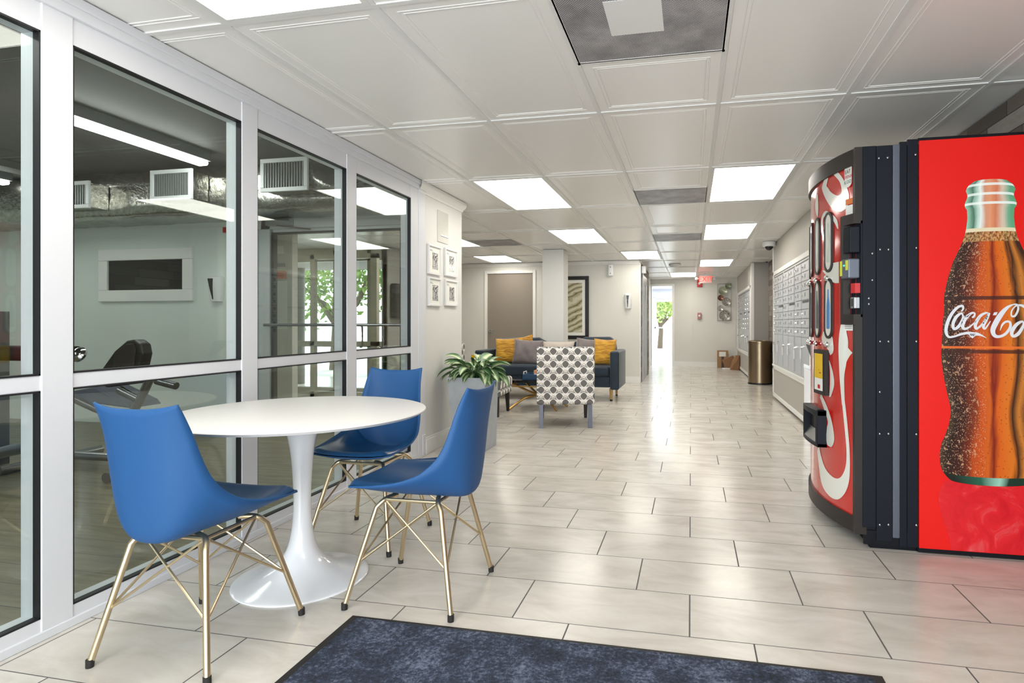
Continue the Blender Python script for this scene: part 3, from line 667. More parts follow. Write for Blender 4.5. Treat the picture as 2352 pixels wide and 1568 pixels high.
# ================================================================ BLUE CHAIRS AND TABLE
def make_chair():
    t = thing('dining_chair', 'blue shell chair nearest the camera, its back turned towards the viewer', 'chair', (0, 0, 0), 0, 'blue chairs around the round table')
    st = [((.212, .432), (.205, .438), .165), ((.207, .428), (.196, .441), .198), ((.17, .415), (.165, .446), .210), ((.10, .402), (.10, .452), .216), ((.0, .392), (.01, .466), .218), ((-.09, .388), (-.07, .492), .207),
          ((-.15, .384), (-.115, .525), .193), ((-.19, .386), (-.145, .560), .182), ((-.212, .402), (-.165, .600), .172), ((-.222, .45), (-.182, .650), .164), ((-.230, .52), (-.196, .695), .158), ((-.238, .61), (-.210, .735), .153), ((-.248, .70), (-.228, .775), .149), ((-.257, .788), (-.243, .803), .146)]
    fl = [(a[0], a[1], e[0], e[1], w) for a, e, w in st]; fl = smooth_path(fl, 3)
    def shell(off=0, lo=0, hi=None, tw=1.0):
        P = []; hi = hi or len(fl)
        for i in range(lo, hi):
            yc, zc, ye, ze, w = fl[i]; r_ = []
            for j in range(25):
                q = -1+2*j/24; q *= tw; f = abs(q)**2.6
                r_.append(Vector((w*math.sin(q*math.pi/2)**1 if False else w*q, yc+(ye-yc)*f, zc+(ze-zc)*f+off)))
            P.append(r_)
        return P
    a = MB(); a.grid(shell()); o = a.build('seat_shell', 'chair_blue', t, world=False, solid=.007, angle=80)
    # upholstered seat pad
    n = 21; P = []
    for i in range(n):
        s_ = i/(n-1); k_ = 2+s_*17; i0 = int(k_); f0 = k_-i0; A = fl[i0]; B = fl[min(i0+1, len(fl)-1)]; yc, zc, ye, ze, w = [A[q]*(1-f0)+B[q]*f0 for q in range(5)]
        r_ = []
        for j in range(25):
            q = (-1+2*j/24)*.93; f = abs(q)**2.6; e = min(1, (1-abs(q/.93))*5)*min(1, s_*7)*min(1, (1-s_)*6)
            r_.append(Vector((w*q, yc+(ye-yc)*f, zc+(ze-zc)*f+.006+.024*math.sqrt(max(0, e)))))
        P.append(r_)
    a = MB(); a.grid(P); a.build('seat_pad', 'seat_blue', t, world=False, angle=80)
    tops = {}; legs = {}
    for sx_ in (-1, 1):
        for sy_ in (-1, 1):
            tp = Vector((sx_*.115, sy_*.105-.01, .378)); ft = Vector((sx_*.207, sy_*.205, .012)); tops[(sx_, sy_)] = tp
            kn = Vector((sx_*.135, sy_*.128-.008, .352)); pth = smooth_path([tuple(tp+Vector((-sx_*.05, -sy_*.02, .004))), tuple(tp), tuple(kn)], 5)+[tuple(kn.lerp(ft, .5)), tuple(ft)]
            a = MB(); a.tube(pth, .0095, 12); l = a.build('leg', 'gold', t, world=False)
            a = MB(); a.tube([ft+Vector((0, 0, .012)), ft, ft+Vector((sx_*.001, 0, -.012))], [.0115, .0115, .011], 12); a.build('leg_cap', 'rubber', l, world=False)
            legs[(sx_, sy_)] = kn.lerp(ft, .56)
    a = MB()
    for k_, p in legs.items():
        for o_ in ((-k_[0], k_[1]), (k_[0], -k_[1])):
            q = tops[o_].copy(); a.tube([p, p.lerp(q, .5), q+Vector((0, 0, .0))], .0042, 8)
    c = [tops[q] for q in ((-1, -1), (1, -1), (1, 1), (-1, 1))]
    for q in range(4): a.tube([c[q], c[(q+1) % 4]], .007, 8)
    a.build('bracing_wires', 'gold', t, world=False)
    return t
ch = make_chair(); ch.location = (-1.56, 1.613, 0)
c3 = dup(ch, (-1.02, 2.09, 0), R(90), 'blue shell chair nearest the walkway with a white paper tag hanging below its seat')
c2 = dup(ch, (-1.518, 2.556, 0), R(180), 'blue shell chair on the far side of the round table, half hidden behind its top')
a = MB(); a.prism([(.17, .115, .375), (.17, .155, .37), (.168, .165, .32), (.168, .12, .315)], (.0015, 0, 0)); a.build('paper_tag', 'paper', c3, world=False, smooth=False)
# round pedestal table
t = thing('pedestal_table', 'round white pedestal table standing among three blue chairs', 'table', (-1.548, 2.085, 0))
ZT = .679; RT_ = .490
a = MB(); a.lathe([(0, ZT), (RT_-.012, ZT), (RT_-.002, ZT-.003), (RT_, ZT-.006), (RT_-.012, ZT-.016), (RT_-.05, ZT-.022), (0, ZT-.022)], n=96); a.build('tabletop', 'table_white', t, world=False, angle=25)
a = MB(); a.lathe(smooth_path([(.088, ZT-.022), (.082, ZT-.035), (.062, ZT-.08), (.047, ZT-.15), (.038, ZT-.24), (.033, ZT-.36), (.036, .24), (.045, .17), (.062, .115), (.095, .07), (.14, .042), (.19, .025), (.232, .014), (.252, .008), (.256, .004), (.254, 0)], 4), n=72); a.build('pedestal_base', 'white_gloss', t, world=False, angle=60)
# entrance mat
x0, x1, y1 = -1.166, .545, 1.842
t = thing('floor_mat', 'dark blue entrance mat with black rubber border lying on the tiles', 'mat', ((x0+x1)/2, y1-.6, 0))
a = MB(); a.box(x0, x1, .45, y1, 0, .005); a.build('rubber_border', 'rubber', t, smooth=False)
a = MB(); a.box(x0+.03, x1-.03, .48, y1-.022, .004, .011); pile = a.build('pile', 'mat_pile', t, smooth=False)

# ================================================================ PLANTER
t = thing('planter', 'tall tapered grey square planter against the white wall end', 'planter', (-1.785, 4.6, 0))
PC = (-1.79, 4.598); PP = (-1.765, 4.598)
def sq(c, h, z): return [Vector((c[0]-h, c[1]-h, z)), Vector((c[0]+h, c[1]-h, z)), Vector((c[0]+h, c[1]+h, z)), Vector((c[0]-h, c[1]+h, z))]
a = MB(); c0 = (-1.765, 4.6); lv = [sq(c0, .133, 0), sq(PC, .165, .595), sq(PC, .148, .595), sq(PC, .143, .54)]
for q in range(3):
    for j in range(4): a.quad(lv[q][j], lv[q][(j+1) % 4], lv[q+1][(j+1) % 4], lv[q+1][j])
a.quad(*lv[0][::-1]); a.build('pot', 'concrete', t, smooth=False, bevel=.004)
a = MB(); a.quad(*[p for p in sq(PC, .146, .555)]); a.build('soil', 'soil', t, smooth=False)
t = thing('potted_plant', 'leafy green and cream variegated plant growing in the grey planter', 'plant', (PC[0], PC[1], .556))
rnd = random.Random(4); a = MB(); st_ = MB()
for q in range(96):
    an = rnd.uniform(0, 2*math.pi); tier = rnd.random(); L = rnd.uniform(.12, .20); w = L*rnd.uniform(.20, .28); el = R(rnd.uniform(5, 50) if tier > .45 else rnd.uniform(-15, 18))
    base = Vector((PP[0]+math.cos(an)*rnd.uniform(.0, .09), PP[1]+math.sin(an)*rnd.uniform(.0, .09), .59+.05*rnd.random())); d = Vector((math.cos(an), math.sin(an), 0)); sd = Vector((-math.sin(an), math.cos(an), 0))
    stalk = rnd.uniform(.02, .09); p = base+d*stalk*math.cos(el)+Vector((0, 0, stalk*math.sin(el)+.01))
    st_.tube([Vector((PC[0]+math.cos(an)*.02, PC[1]+math.sin(an)*.02, .556)), base, p], [.005, .004, .003], 6)
    P = []; e = el; roll = rnd.uniform(-.5, .5)
    for i in range(9):
        s_ = i/8; ww = w*math.sin(math.pi*min(1, s_*.93+.05))**.8*(1-.25*s_)
        if i == 8: ww = .001
        nr = Vector((-math.sin(e)*d.x, -math.sin(e)*d.y, math.cos(e))); r_ = []
        for j in range(5):
            c_ = (j-2)/2; r_.append(p+(sd*math.cos(roll)+nr*math.sin(roll))*ww*c_+nr*abs(c_)*ww*.35)
        P.append(r_); p = p+(d*math.cos(e)+Vector((0, 0, math.sin(e))))*L/8; e -= R(rnd.uniform(6, 11))
    a.grid(P, 0, lambda i, j: (j/4, i/8))
st_.build('stem', 'leaf', t); a.build('foliage', 'leaf', t, angle=80)

# ================================================================ PICTURES ON THE STUB WALL
pos = [('upper left', 4.31, 4.55, 1.436, 1.678), ('upper right', 4.635, 4.895, 1.447, 1.688), ('lower left', 4.314, 4.552, 1.178, 1.414), ('lower right', 4.64, 4.90, 1.19, 1.418)]
for nm, y0, y1, z0, z1 in pos:
    t = thing('picture_frame', '%s of the four small white framed black and white street pictures' % nm, 'picture', (-2.07, (y0+y1)/2, z0), 0, 'four framed street pictures')
    a = MB(); w = .016
    for q in ((y0, y1, z0, z0+w), (y0, y1, z1-w, z1), (y0, y0+w, z0+w, z1-w), (y1-w, y1, z0+w, z1-w)): a.box(-2.07, -2.05, *q)
    a.build('frame', 'white_paint', t, smooth=False, bevel=.002)
    a = MB(); a.box(-2.069, -2.062, y0+w, y1-w, z0+w, z1-w); a.build('mount', 'mat_board', t, smooth=False)
    a = MB(); yc = (y0+y1)/2; a.box(-2.062, -2.0612, yc-.035, yc+.07, z0+.045, z1-.062); a.build('print', 'street_print', t, smooth=False)
    a = MB(); a.box(-2.062, -2.0614, y0+.04, y0+.08, z1-.045, z1-.042); a.box(-2.062, -2.0614, y0+.04, y0+.1, z1-.052, z1-.050); a.build('caption', 'dark_text', t, smooth=False)
t = thing('sign_holder', 'blank pale glossy sign plate on the white wall above the small pictures', 'sign', (-2.07, 4.61, 1.72))
a = MB(); a.box(-2.07, -2.064, 4.502, 4.714, 1.722, 1.985); a.build('plate', 'pale_plate', t, smooth=False)
a = MB(); a.box(-2.064, -2.058, 4.56, 4.714, 1.775, 1.785); a.build('ledge', 'white_gloss', t, smooth=False)

# ================================================================ LOUNGE
def make_armchair(rz, loc, label):
    t = thing('accent_chair', label, 'armchair', loc, rz, 'patterned slipper chairs')
    hw = .288
    a = MB(); a.rbox(-hw, hw, -.36, -.255, .232, .805, .022); a.build('backrest', 'ogee', t, world=False, merge=True)
    a = MB(); a.rbox(-hw, hw, -.255, .33, .30, .415, .03); a.build('seat', 'ogee_top', t, world=False, merge=True)
    a = MB(); a.rbox(-hw+.004, hw-.004, -.255, .325, .232, .305, .012); a.build('seat_skirt', 'ogee', t, world=False, merge=True)
    for sx_ in (-1, 1):
        a = MB(); x = sx_*(hw-.045); a.add([(x+q*.021, y+.0, z) for q in (-1, 1) for (y, z) in ((-.35, .235), (-.31, .235), (-.355, 0), (-.325, 0))], [(0, 1, 3, 2), (4, 6, 7, 5), (0, 4, 5, 1), (2, 3, 7, 6), (0, 2, 6, 4), (1, 5, 7, 3)]); a.build('leg', 'grey_leg', t, world=False, smooth=False, bevel=.002)
        a = MB(); x = sx_*(hw-.05); a.add([(x+q*(.025 if z else .016), y, z) for q in (-1, 1) for (y, z) in ((.25, .235), (.30, .235), (.27, 0), (.30, 0))], [(0, 1, 3, 2), (4, 6, 7, 5), (0, 4, 5, 1), (2, 3, 7, 6), (0, 2, 6, 4), (1, 5, 7, 3)]); a.build('leg', 'black_wood', t, world=False, smooth=False, bevel=.002)
    return t
ac = make_armchair(R(14), (-1.30, 5.96, 0), 'patterned grey and white armless chair seen from behind in front of the coffee table')
a2 = dup(ac, (-2.40, 6.35, 0), R(-86), 'patterned grey and white armless chair at the left, mostly hidden behind the plant')
# sofa
SX0, SX1, SY0, SY1 = -2.93, -.925, 7.58, 8.38
t = thing('sofa', 'dark blue velvet sofa with gold legs in front of the white column', 'sofa', ((SX0+SX1)/2, 8.0, 0))
for x0, x1 in ((SX0, SX0+.12), (SX1-.12, SX1)):
    a = MB(); a.rbox(x0, x1, SY0, SY1, .165, .672, .025); a.build('armrest', 'navy_velvet', t, merge=True)
a = MB(); a.rbox(SX0+.12, SX1-.12, SY0+.05, SY1-.1, .19, .34, .02); a.build('seat_base', 'navy_velvet', t, merge=True)
xm = (SX0+SX1)/2
for x0, x1 in ((SX0+.125, xm), (xm, SX1-.125)):
    a = MB(); a.rbox(x0, x1, SY0+.01, SY1-.25, .335, .475, .04); a.build('seat_cushion', 'navy_velvet', t, merge=True)
# back with two rounded shoulders and a dip between them
def backz(x):
    d1 = min(1, max(0, (x-(SX0+.1))/.1)); d2 = min(1, max(0, ((SX1-.1)-x)/.12))
    s_ = math.sqrt(max(0, 1-(1-d1)**2))*math.sqrt(max(0, 1-(1-d2)**2)); u = (x+1.84)/.33
    dip = .085*max(0, 1-abs(u)**3) if abs(u) < 1 else 0
    return .60+(.225+.03*(x-SX0)/(SX1-SX0))*s_-dip
P = []; N = 80
for i in range(N+1):
    x = SX0+.1+(SX1-SX0-.2)*i/N; zt = backz(x); r_ = []
    for (y, z) in ((8.20, .34), (8.16, .5), (8.155, zt-.06), (8.165, zt-.02), (8.20, zt-.003), (8.26, zt), (8.31, zt-.01), (8.34, zt-.04), (8.35, .5), (8.34, .19)): r_.append(Vector((x, y, z)))
    P.append(r_)
a = MB(); a.grid(P); a.add(P[0], [tuple(range(10))]); a.add(P[-1], [tuple(range(10))[::-1]]); a.build('backrest', 'navy_velvet', t, angle=60)
for x in (SX0+.07, SX1-.125):
    for y, w in ((SY0+.17, .026), (SY1-.05, .022)):
        a = MB(); a.tube([(x, y, .17), (x, y, .02)], [w, w*.7], 14); l = a.build('leg', 'wood_leg', t)
        a = MB(); a.tube([(x, y, .02), (x, y, 0)], w*.72, 14); a.build('leg_cap', 'rubber', l)
def pillow(name, mt, label, c, w, h, dep, rot, group='cushions on the sofa', tuck=.0):
    """square cushion with pinched corners; rot = euler (x, y, z)"""
    from mathutils import Euler
    mx = Matrix.Translation(c) @ Euler([R(q) for q in rot]).to_matrix().to_4x4(); n = 18; rnd = random.Random(sum(map(ord, label)))
    a = MB()
    for sg in (1, -1):
        P = []
        for i in range(n+1):
            r_ = []
            for j in range(n+1):
                u = -1+2*i/n; v = -1+2*j/n; ed = (1-abs(u)**2.4)*(1-abs(v)**2.4); th = dep/2*max(0, ed)**.42
                pin = 1-.07*(1-abs(v)**2)*abs(u)**2; pin2 = 1-.07*(1-abs(u)**2)*abs(v)**2
                wr = .006*math.sin(7*u+4*v+rnd.random()*.2)*ed
                r_.append(mx @ Vector((u*w/2*pin, sg*(-th-wr), v*h/2*pin2)))
            P.append(r_ if sg > 0 else r_)
        if sg > 0: a.grid(P)
        else: a.grid([p[::-1] for p in P])
    return a.thing(name, mt, label, 'cushion', group, merge=True, angle=75)
pc = ony
pillow('throw_pillow', 'mustard', 'mustard yellow cushion leaning at the left end of the sofa', (-2.55, 7.93, .655), .42, .37, .15, (-14, -3, -4))
pillow('throw_pillow', 'mustard', 'second mustard cushion peeking out behind the left grey cushion', (-2.40, 8.07, .665), .40, .36, .12, (-10, -14, 0))
pillow('throw_pillow', 'grey_velvet', 'grey velvet cushion beside the yellow one at the left end of the sofa', (-2.24, 7.84, .64), .42, .36, .15, (-16, 3, 3))
pillow('lumbar_pillow', 'beige_pillow', 'pale beige long cushion in the middle of the sofa behind the patterned chair', (-1.85, 8.04, .66), .47, .26, .11, (-14, 0, 0))
pillow('throw_pillow', 'grey_velvet', 'dark grey cushion next to the yellow one at the right end of the sofa', (-1.40, 7.90, .655), .35, .36, .13, (-14, 6, 4))
pillow('throw_pillow', 'mustard', 'mustard yellow cushion leaning against the right arm of the sofa', (-1.15, 7.84, .65), .31, .37, .13, (-14, 3, 8))
# coffee table
TZ = .36
t = thing('coffee_table', 'low coffee table with black top and crossing curved gold legs', 'table', (-1.84, 6.88, 0))
a = MB(); a.rbox(-2.20, -1.38, 6.68, 7.2, TZ-.035, TZ, .012); a.build('tabletop', 'black_gloss', t, merge=True)
a = MB()
for y in (6.70, 7.18): a.box(-2.18, -1.40, y-.008, y+.008, TZ-.085, TZ-.07)
for x in (-2.17, -1.41): a.box(x-.008, x+.008, 6.70, 7.18, TZ-.085, TZ-.07)
a.build('rail', 'gold_bright', t, smooth=False)
for p, q in (((-2.13, 6.66), (-1.60, 7.1)), ((-1.55, 6.66), (-2.08, 7.1)), ((-1.5, 7.05), (-2.13, 6.74)), ((-2.18, 7.05), (-1.52, 6.74))):
    mid = Vector(((p[0]+q[0])/2, (p[1]+q[1])/2, .16)); A = Vector((*p, .012)); B = Vector((*q, TZ-.04)); pth = smooth_path([tuple(A), tuple(A.lerp(mid, .55)+Vector((0, 0, .035))), tuple(mid), tuple(mid.lerp(B, .5)+Vector((0, 0, -.01))), tuple(B)], 5)
    a = MB(); a.tube(pth, .013, 8); a.build('leg', 'gold_bright', t)
t = thing('serving_tray', 'blue rectangular tray with white handles on the coffee table', 'tray', (-1.80, 6.86, TZ))
a = MB(); X0, X1, Y0, Y1 = -2.0, -1.56, 6.74, 7.04
a.box(X0, X1, Y0, Y1, TZ, TZ+.01)
for q in ((X0, X1, Y0, Y0+.012), (X0, X1, Y1-.012, Y1), (X0, X0+.012, Y0, Y1), (X1-.012, X1, Y0, Y1)): a.box(*q, TZ+.01, TZ+.065)
a.build('tray_body', 'navy_tray', t, smooth=False, bevel=.003)
for x in (X0+.006, X1-.006):
    a = MB(); a.tube([(x, 6.8, TZ+.065), (x, 6.8, TZ+.09), (x, 6.92, TZ+.09), (x, 6.92, TZ+.065)], .006, 8); a.build('handle', 'white_paint', t)
z = TZ+.0115
for i, (mt, h, w, lb) in enumerate((('book_white', .022, .0, 'white book at the bottom of the pile on the blue tray'), ('book_blue', .02, .008, 'dark blue book in the middle of the pile on the blue tray'), ('book_white', .018, .004, 'thin white book just under the orange one on the blue tray'), ('book_orange', .04, .0, 'orange and tan book on top of the pile on the blue tray'))):
    a = MB(); a.box(-1.86+w, -1.64+w, 6.77, 6.93, z, z+h); a.thing('book', mt, lb, 'book', 'books on the tray', smooth=False, bevel=.002); z += h+.0005
# side table with yellow card at the left end of the sofa
t = thing('side_table', 'small white side table left of the sofa behind the plant', 'table', (-3.14, 7.75, 0))
a = MB(); a.lathe([(0, .45), (.19, .45), (.19, .47), (0, .47)], c=(-3.14, 7.75, 0), n=40); a.build('tabletop', 'white_paint', t)
a = MB(); a.lathe([(0, 0), (.14, 0), (.14, .012), (.02, .02), (.02, .45), (0, .45)], c=(-3.14, 7.75, 0), n=32); a.build('pedestal', 'gold_bright', t)
p0 = ony(1083, 815, 7.7); p1 = ony(1103, 834, 7.7)
t = thing('tissue_box', 'yellow box with a white label on the side table left of the sofa', 'box', ((p0.x+p1.x)/2, 7.74, .47))
a = MB(); a.box(p0.x, -2.95, 7.68, 7.8, .47, p0.z); a.build('carton', 'yellow', t, smooth=False)
a = MB(); a.box(p0.x+.05, -2.96, 7.678, 7.68, .53, p0.z-.05); a.build('label_patch', 'paper', t, smooth=False)
# big framed print on the back wall
t = thing('wall_art', 'tall dark framed print of swirling sand colours behind the sofa and column', 'picture', (-2.12, YA, .765))
x0, x1, z0, z1 = -2.47, -1.772, .765, 1.885
a = MB(); w = .065
for q in ((x0, x1, z0, z0+w), (x0, x1, z1-w, z1), (x0, x0+w, z0+w, z1-w), (x1-w, x1, z0+w, z1-w)): a.box(q[0], q[1], YA-.035, YA-.002, q[2], q[3])
a.build('frame', 'black_wood', t, smooth=False, bevel=.006)
a = MB(); a.box(x0+w, x1-w, YA-.015, YA-.004, z0+w, z1-w); a.build('mount', 'mat_board', t, smooth=False)
a = MB(); a.box(x0+w+.06, x1-w-.055, YA-.0165, YA-.015, z0+w+.055, z1-w-.055); a.build('print', 'swirl_print', t, smooth=False)
# wall devices
def sanitizer(x, y, z0, z1, w, label, lean=0):
    t = thing('soap_dispenser', label, 'dispenser', (x, y, z0), 0, 'wall hand sanitizer dispensers')
    a = MB(); P = []
    for i in range(13):
        s_ = i/12; z = z0+(z1-z0)*s_; hw = w/2*(.86+.22*math.sin(min(1, s_*1.05)*math.pi*.72)) * (1 if s_ < .9 else math.sqrt(max(.1, 1-((s_-.9)/.1)**2*.75))); dp = .06+.045*s_ if s_ < .9 else .10-.06*((s_-.9)/.1)**2
        P.append([Vector((x+hw*math.cos(q), y-.004-dp*math.sin(q)**.7 if 0 < q < math.pi else y-.002, z)) for q in [math.pi*k_/14 for k_ in range(15)]])
    a.grid(P); a.add(P[0], [tuple(range(15))]); a.add(P[-1], [tuple(range(15))[::-1]]); a.build('cover', 'plastic_white', t, angle=50)
    a = MB(); zt = z0+(z1-z0)*.86
    a.prism([(x-w*.16, y-.112, zt), (x+w*.2, y-.112, zt), (x+w*.10, y-.108, z0+(z1-z0)*.5), (x+w*.03, y-.07, z0+.02), (x-w*.03, y-.07, z0+.02), (x-w*.02, y-.108, z0+(z1-z0)*.5)], (0, .03, 0)); a.build('push_lever', 'black_gloss', t, smooth=False)
    return t
sanitizer(-1.078, YA, 1.307, 1.565, .125, 'white and black hand sanitizer dispenser on the back wall near the dark clad corner')
t = thing('air_freshener', 'slim white air freshener high on the back wall near the corner', 'dispenser', (-1.38, YA, 1.87))
a = MB(); a.rbox(-1.425, -1.335, YA-.075, YA-.002, 1.872, 2.082, .025); a.build('case', 'plastic_white', t, merge=True)
for z in (1.92, 2.03):
    a = MB(); a.sphere((-1.38, YA-.076, z), .008, 6); a.build('sensor', 'black', t)
# elevator call plates on the clad wall
a = MB(); a.box(-.85, -.842, 11.2, 11.32, 1.45, 1.78); a.thing('wall_sign', 'paper', 'narrow white notice on the dark clad wall beside the corridor', 'sign', smooth=False)
a = MB(); a.box(-.857, -.78, 10.3, 10.4, 1.93, 2.06); a.thing('hall_lantern', 'plastic_white', 'small white hall lantern high on the dark clad wall corner', 'lamp', smooth=False, bevel=.008)
# end wall things
yw = YE-.02
def px3(px, py, y=yw): return ony(px, py, y)
e0 = px3(1607, 633, 13.2); e1 = px3(1635, 650, 13.2)
t = thing('exit_sign', 'red lettered exit sign hanging below the ceiling at the corridor end', 'sign', ((e0.x+e1.x)/2, 13.2, e1.z))
a = MB(); a.rbox(e0.x, e1.x, 13.17, 13.23, e1.z, min(e0.z, H-.02), .008); a.build('housing', 'exit_body', t, merge=True)
a = MB(); a.box((e0.x+e1.x)/2-.03, (e0.x+e1.x)/2+.03, 13.18, 13.22, min(e0.z, H-.02), H); a.build('mounting_block', 'plastic_white', t, smooth=False)
a = MB(); add_text(a, 'EXIT', .155, Matrix.Translation(((e0.x+e1.x)/2, 13.168, (e1.z+min(e0.z, H-.02))/2)) @ Matrix.Rotation(R(90), 4, 'X')); a.build('lettering', 'exit_red', t, smooth=False)
for px in (1600, 1641):
    p = px3(px, 640, 13.2); a = MB(); a.sphere((p.x, 13.2, p.z), .035, 8); a.tube([(p.x, 13.2, p.z), ((e0.x+e1.x)/2, 13.2, p.z)], .01, 6); a.build('emergency_lamp', 'plastic_white', t)
def alarm(px0, py0, px1, py1, y, body, label, mt2='plastic_white'):
    p = ony(px0, py0, y); q = ony(px1, py1, y); t = thing('fire_alarm', label, 'alarm', ((p.x+q.x)/2, y, q.z), 0)
    a = MB(); a.rbox(p.x, q.x, y-.05, y-.002, q.z, p.z, .008); a.build('housing', body, t, merge=True)
    a = MB(); a.sphere(((p.x+q.x)/2, y-.055, (p.z+q.z)/2), min(q.x-p.x, p.z-q.z)*.28, 8); a.build('strobe_lens', mt2, t)
alarm(1601, 643, 1612.5, 659, yw, 'red', 'square red fire alarm strobe below the exit sign')
alarm(1602, 718, 1611, 733, yw, 'pale_red', 'small faded red alarm pull station halfway up the end wall')
# wall sculpture of discs in a wire frame
p = px3(1648, 652); q = px3(1679, 736); t = thing('wall_sculpture', 'metal wall sculpture of round discs in a thin wire rectangle', 'sculpture', ((p.x+q.x)/2, yw, q.z))
a = MB(); yy = yw-.03
for A, B in (((p.x, p.z), (q.x, p.z)), ((q.x, p.z), (q.x, q.z)), ((q.x, q.z), (p.x, q.z)), ((p.x, q.z), (p.x, p.z))): a.tube([(A[0], yy, A[1]), (B[0], yy, B[1])], .006, 6)
a.build('wire_frame', 'steel', t)
noisy('disc_dark', (30, 28, 28), (212, 206, 196), 46, .3, .5); noisy('disc_green', (120, 130, 110), (176, 182, 160), 8, .3, .6); noisy('disc_copper', (104, 66, 54), (150, 110, 96), 30, .3, .7); noisy('disc_silver', (150, 146, 138), (206, 202, 196), 10, .25, .8)
for (cx_, cy_, r_, mt) in ((1672, 657.5, 7, 'disc_green'), (1660, 668, 10, 'disc_green'), (1655, 684, 7, 'disc_copper'), (1668, 693, 10, 'disc_dark'), (1655, 708, 7, 'disc_silver'), (1664.5, 724, 13, 'disc_dark')):
    c_ = px3(cx_, cy_); rr = (px3(cx_+r_, cy_).x-px3(cx_-r_, cy_).x)/2; a = MB(); mx = Matrix.Rotation(R(90), 4, 'X')
    a.lathe([(0, .0), (rr*.25, .004), (rr*.8, .02), (rr, .035), (rr*.98, .03), (rr*.7, .008), (0, -.008)], c=(c_.x, yw-.03-.01*(r_ % 3), c_.z), mx=mx, n=28); a.build('disc', mt, t, angle=60)
# parcels
p = onz(1647, 841, 0); p = Vector((px3(1647, 800).x, yw-.26, 0)); wbox = px3(1671, 800).x-p.x
t = thing('cardboard_box', 'upright brown cardboard parcel with a white label against the end wall', 'box', (p.x+wbox/2, yw-.14, 0))
a = MB(); a.box(p.x, p.x+wbox, yw-.25, yw-.04, 0, .405); a.build('carton', 'cardboard', t, smooth=False)
a = MB(); a.box(p.x+wbox*.37, p.x+wbox*.60, yw-.2515, yw-.25, 0, .27); a.build('tape', 'cardboard_dark', t, smooth=False)
a = MB(); a.box(p.x+wbox*.15, p.x+wbox*.78, yw-.253, yw-.2515, .27, .38); a.build('address_label', 'paper', t, smooth=False)
def bag(name, pts, w, label, y, mt='kraft'):
    a = MB(); P = []; rnd = random.Random(len(label))
    for (px, py, hw) in pts:
        c_ = ony(px, py, y); P.append([Vector((c_.x+hw*math.cos(k_/12*2*math.pi)*(1+.14*rnd.uniform(-1, 1)), y+w*math.sin(k_/12*2*math.pi)*(1+.14*rnd.uniform(-1, 1)), max(.003, c_.z))) for k_ in range(13)])
    for r_ in P: r_[-1] = r_[0].copy()
    a.grid(P); a.add(P[0][:-1], [tuple(range(12))]); a.add(P[-1][:-1], [tuple(range(12))[::-1]]); return a.thing(name, mt, label, 'bag', 'paper parcels on the floor', smooth=False)
bag('paper_bag', [(1689, 850, .12), (1690, 840, .125), (1692, 828, .095), (1694, 816, .05)], .10, 'crumpled brown paper bag on the floor beside the far mailboxes', 13.55)
a = MB(); a.box(.80, 1.08, 13.86, 13.93, .0, .22, mx=Matrix.Translation((.94, 13.9, .0)) @ Matrix.Rotation(R(-24), 4, 'Y') @ Matrix.Translation((-.94, -13.9, .06))); a.thing('padded_envelope', 'kraft', 'brown padded envelope leaning between the cardboard parcel and the paper bag', 'envelope', smooth=False, bevel=.01)
a = MB(); a.box(.70, .96, 13.68, 13.84, .0, .025); a.thing('mailer_envelope', 'paper', 'flat white mailer lying on the floor in front of the cardboard parcel', 'envelope', smooth=False, bevel=.004)
# rubbish bin
bc = (1.165, 10.50); rr = .197
t = thing('trash_can', 'round brushed bronze metal trash can standing beside the mailboxes', 'trash can', (*bc, 0))
a = MB(); a.lathe([(0, .03), (rr, .03), (rr, .70), (0, .70)], c=(*bc, 0), n=64); a.build('body', 'bin_metal', t)
a = MB(); a.lathe([(0, 0), (rr+.004, 0), (rr+.004, .022), (rr, .03), (0, .03)], c=(*bc, 0), n=64); a.build('base_ring', 'black', t)
a = MB(); a.lathe([(rr, .70), (rr+.005, .703), (rr+.005, .735), (rr-.015, .748), (rr-.03, .748), (rr-.035, .735), (0, .735)], c=(*bc, 0), n=64); a.build('lid', 'bin_metal', t)
# cameras, smoke detector
p = ony(1768, 556, 8.2); p = Vector((1.035, 8.25, H)); t = thing('dome_camera', 'white dome security camera on the ceiling by the mailbox wall', 'camera', tuple(p))
a = MB(); a.lathe([(.085, 0), (.088, -.02), (.086, -.055), (.07, -.065), (0, -.065)], c=tuple(p), n=32); a.build('housing', 'plastic_white', t)
a = MB(); a.sphere((p.x, p.y, p.z-.06), .055, 12); a.build('dome', 'black_gloss', t)
a = MB(); c_ = ony(1761, 598, 10.95); a.tube([(c_.x, 10.99, c_.z), (c_.x, 10.90, c_.z-.01)], .035, 16); a.tube([(c_.x, 10.99, c_.z+.02), (c_.x, 10.985, c_.z+.06)], .02, 10); a.thing('bullet_camera', 'black', 'small black security camera on the grey recess wall above the trash can', 'camera')
p = onz(1550, 607, H); t = thing('smoke_detector', 'round white smoke detector on the corridor ceiling', 'detector', (p.x, p.y, H))
a = MB(); a.lathe([(.11, 0), (.11, -.02), (.08, -.045), (.04, -.06), (0, -.062)], c=(p.x, p.y, H), n=32); a.build('housing', 'plastic_white', t)
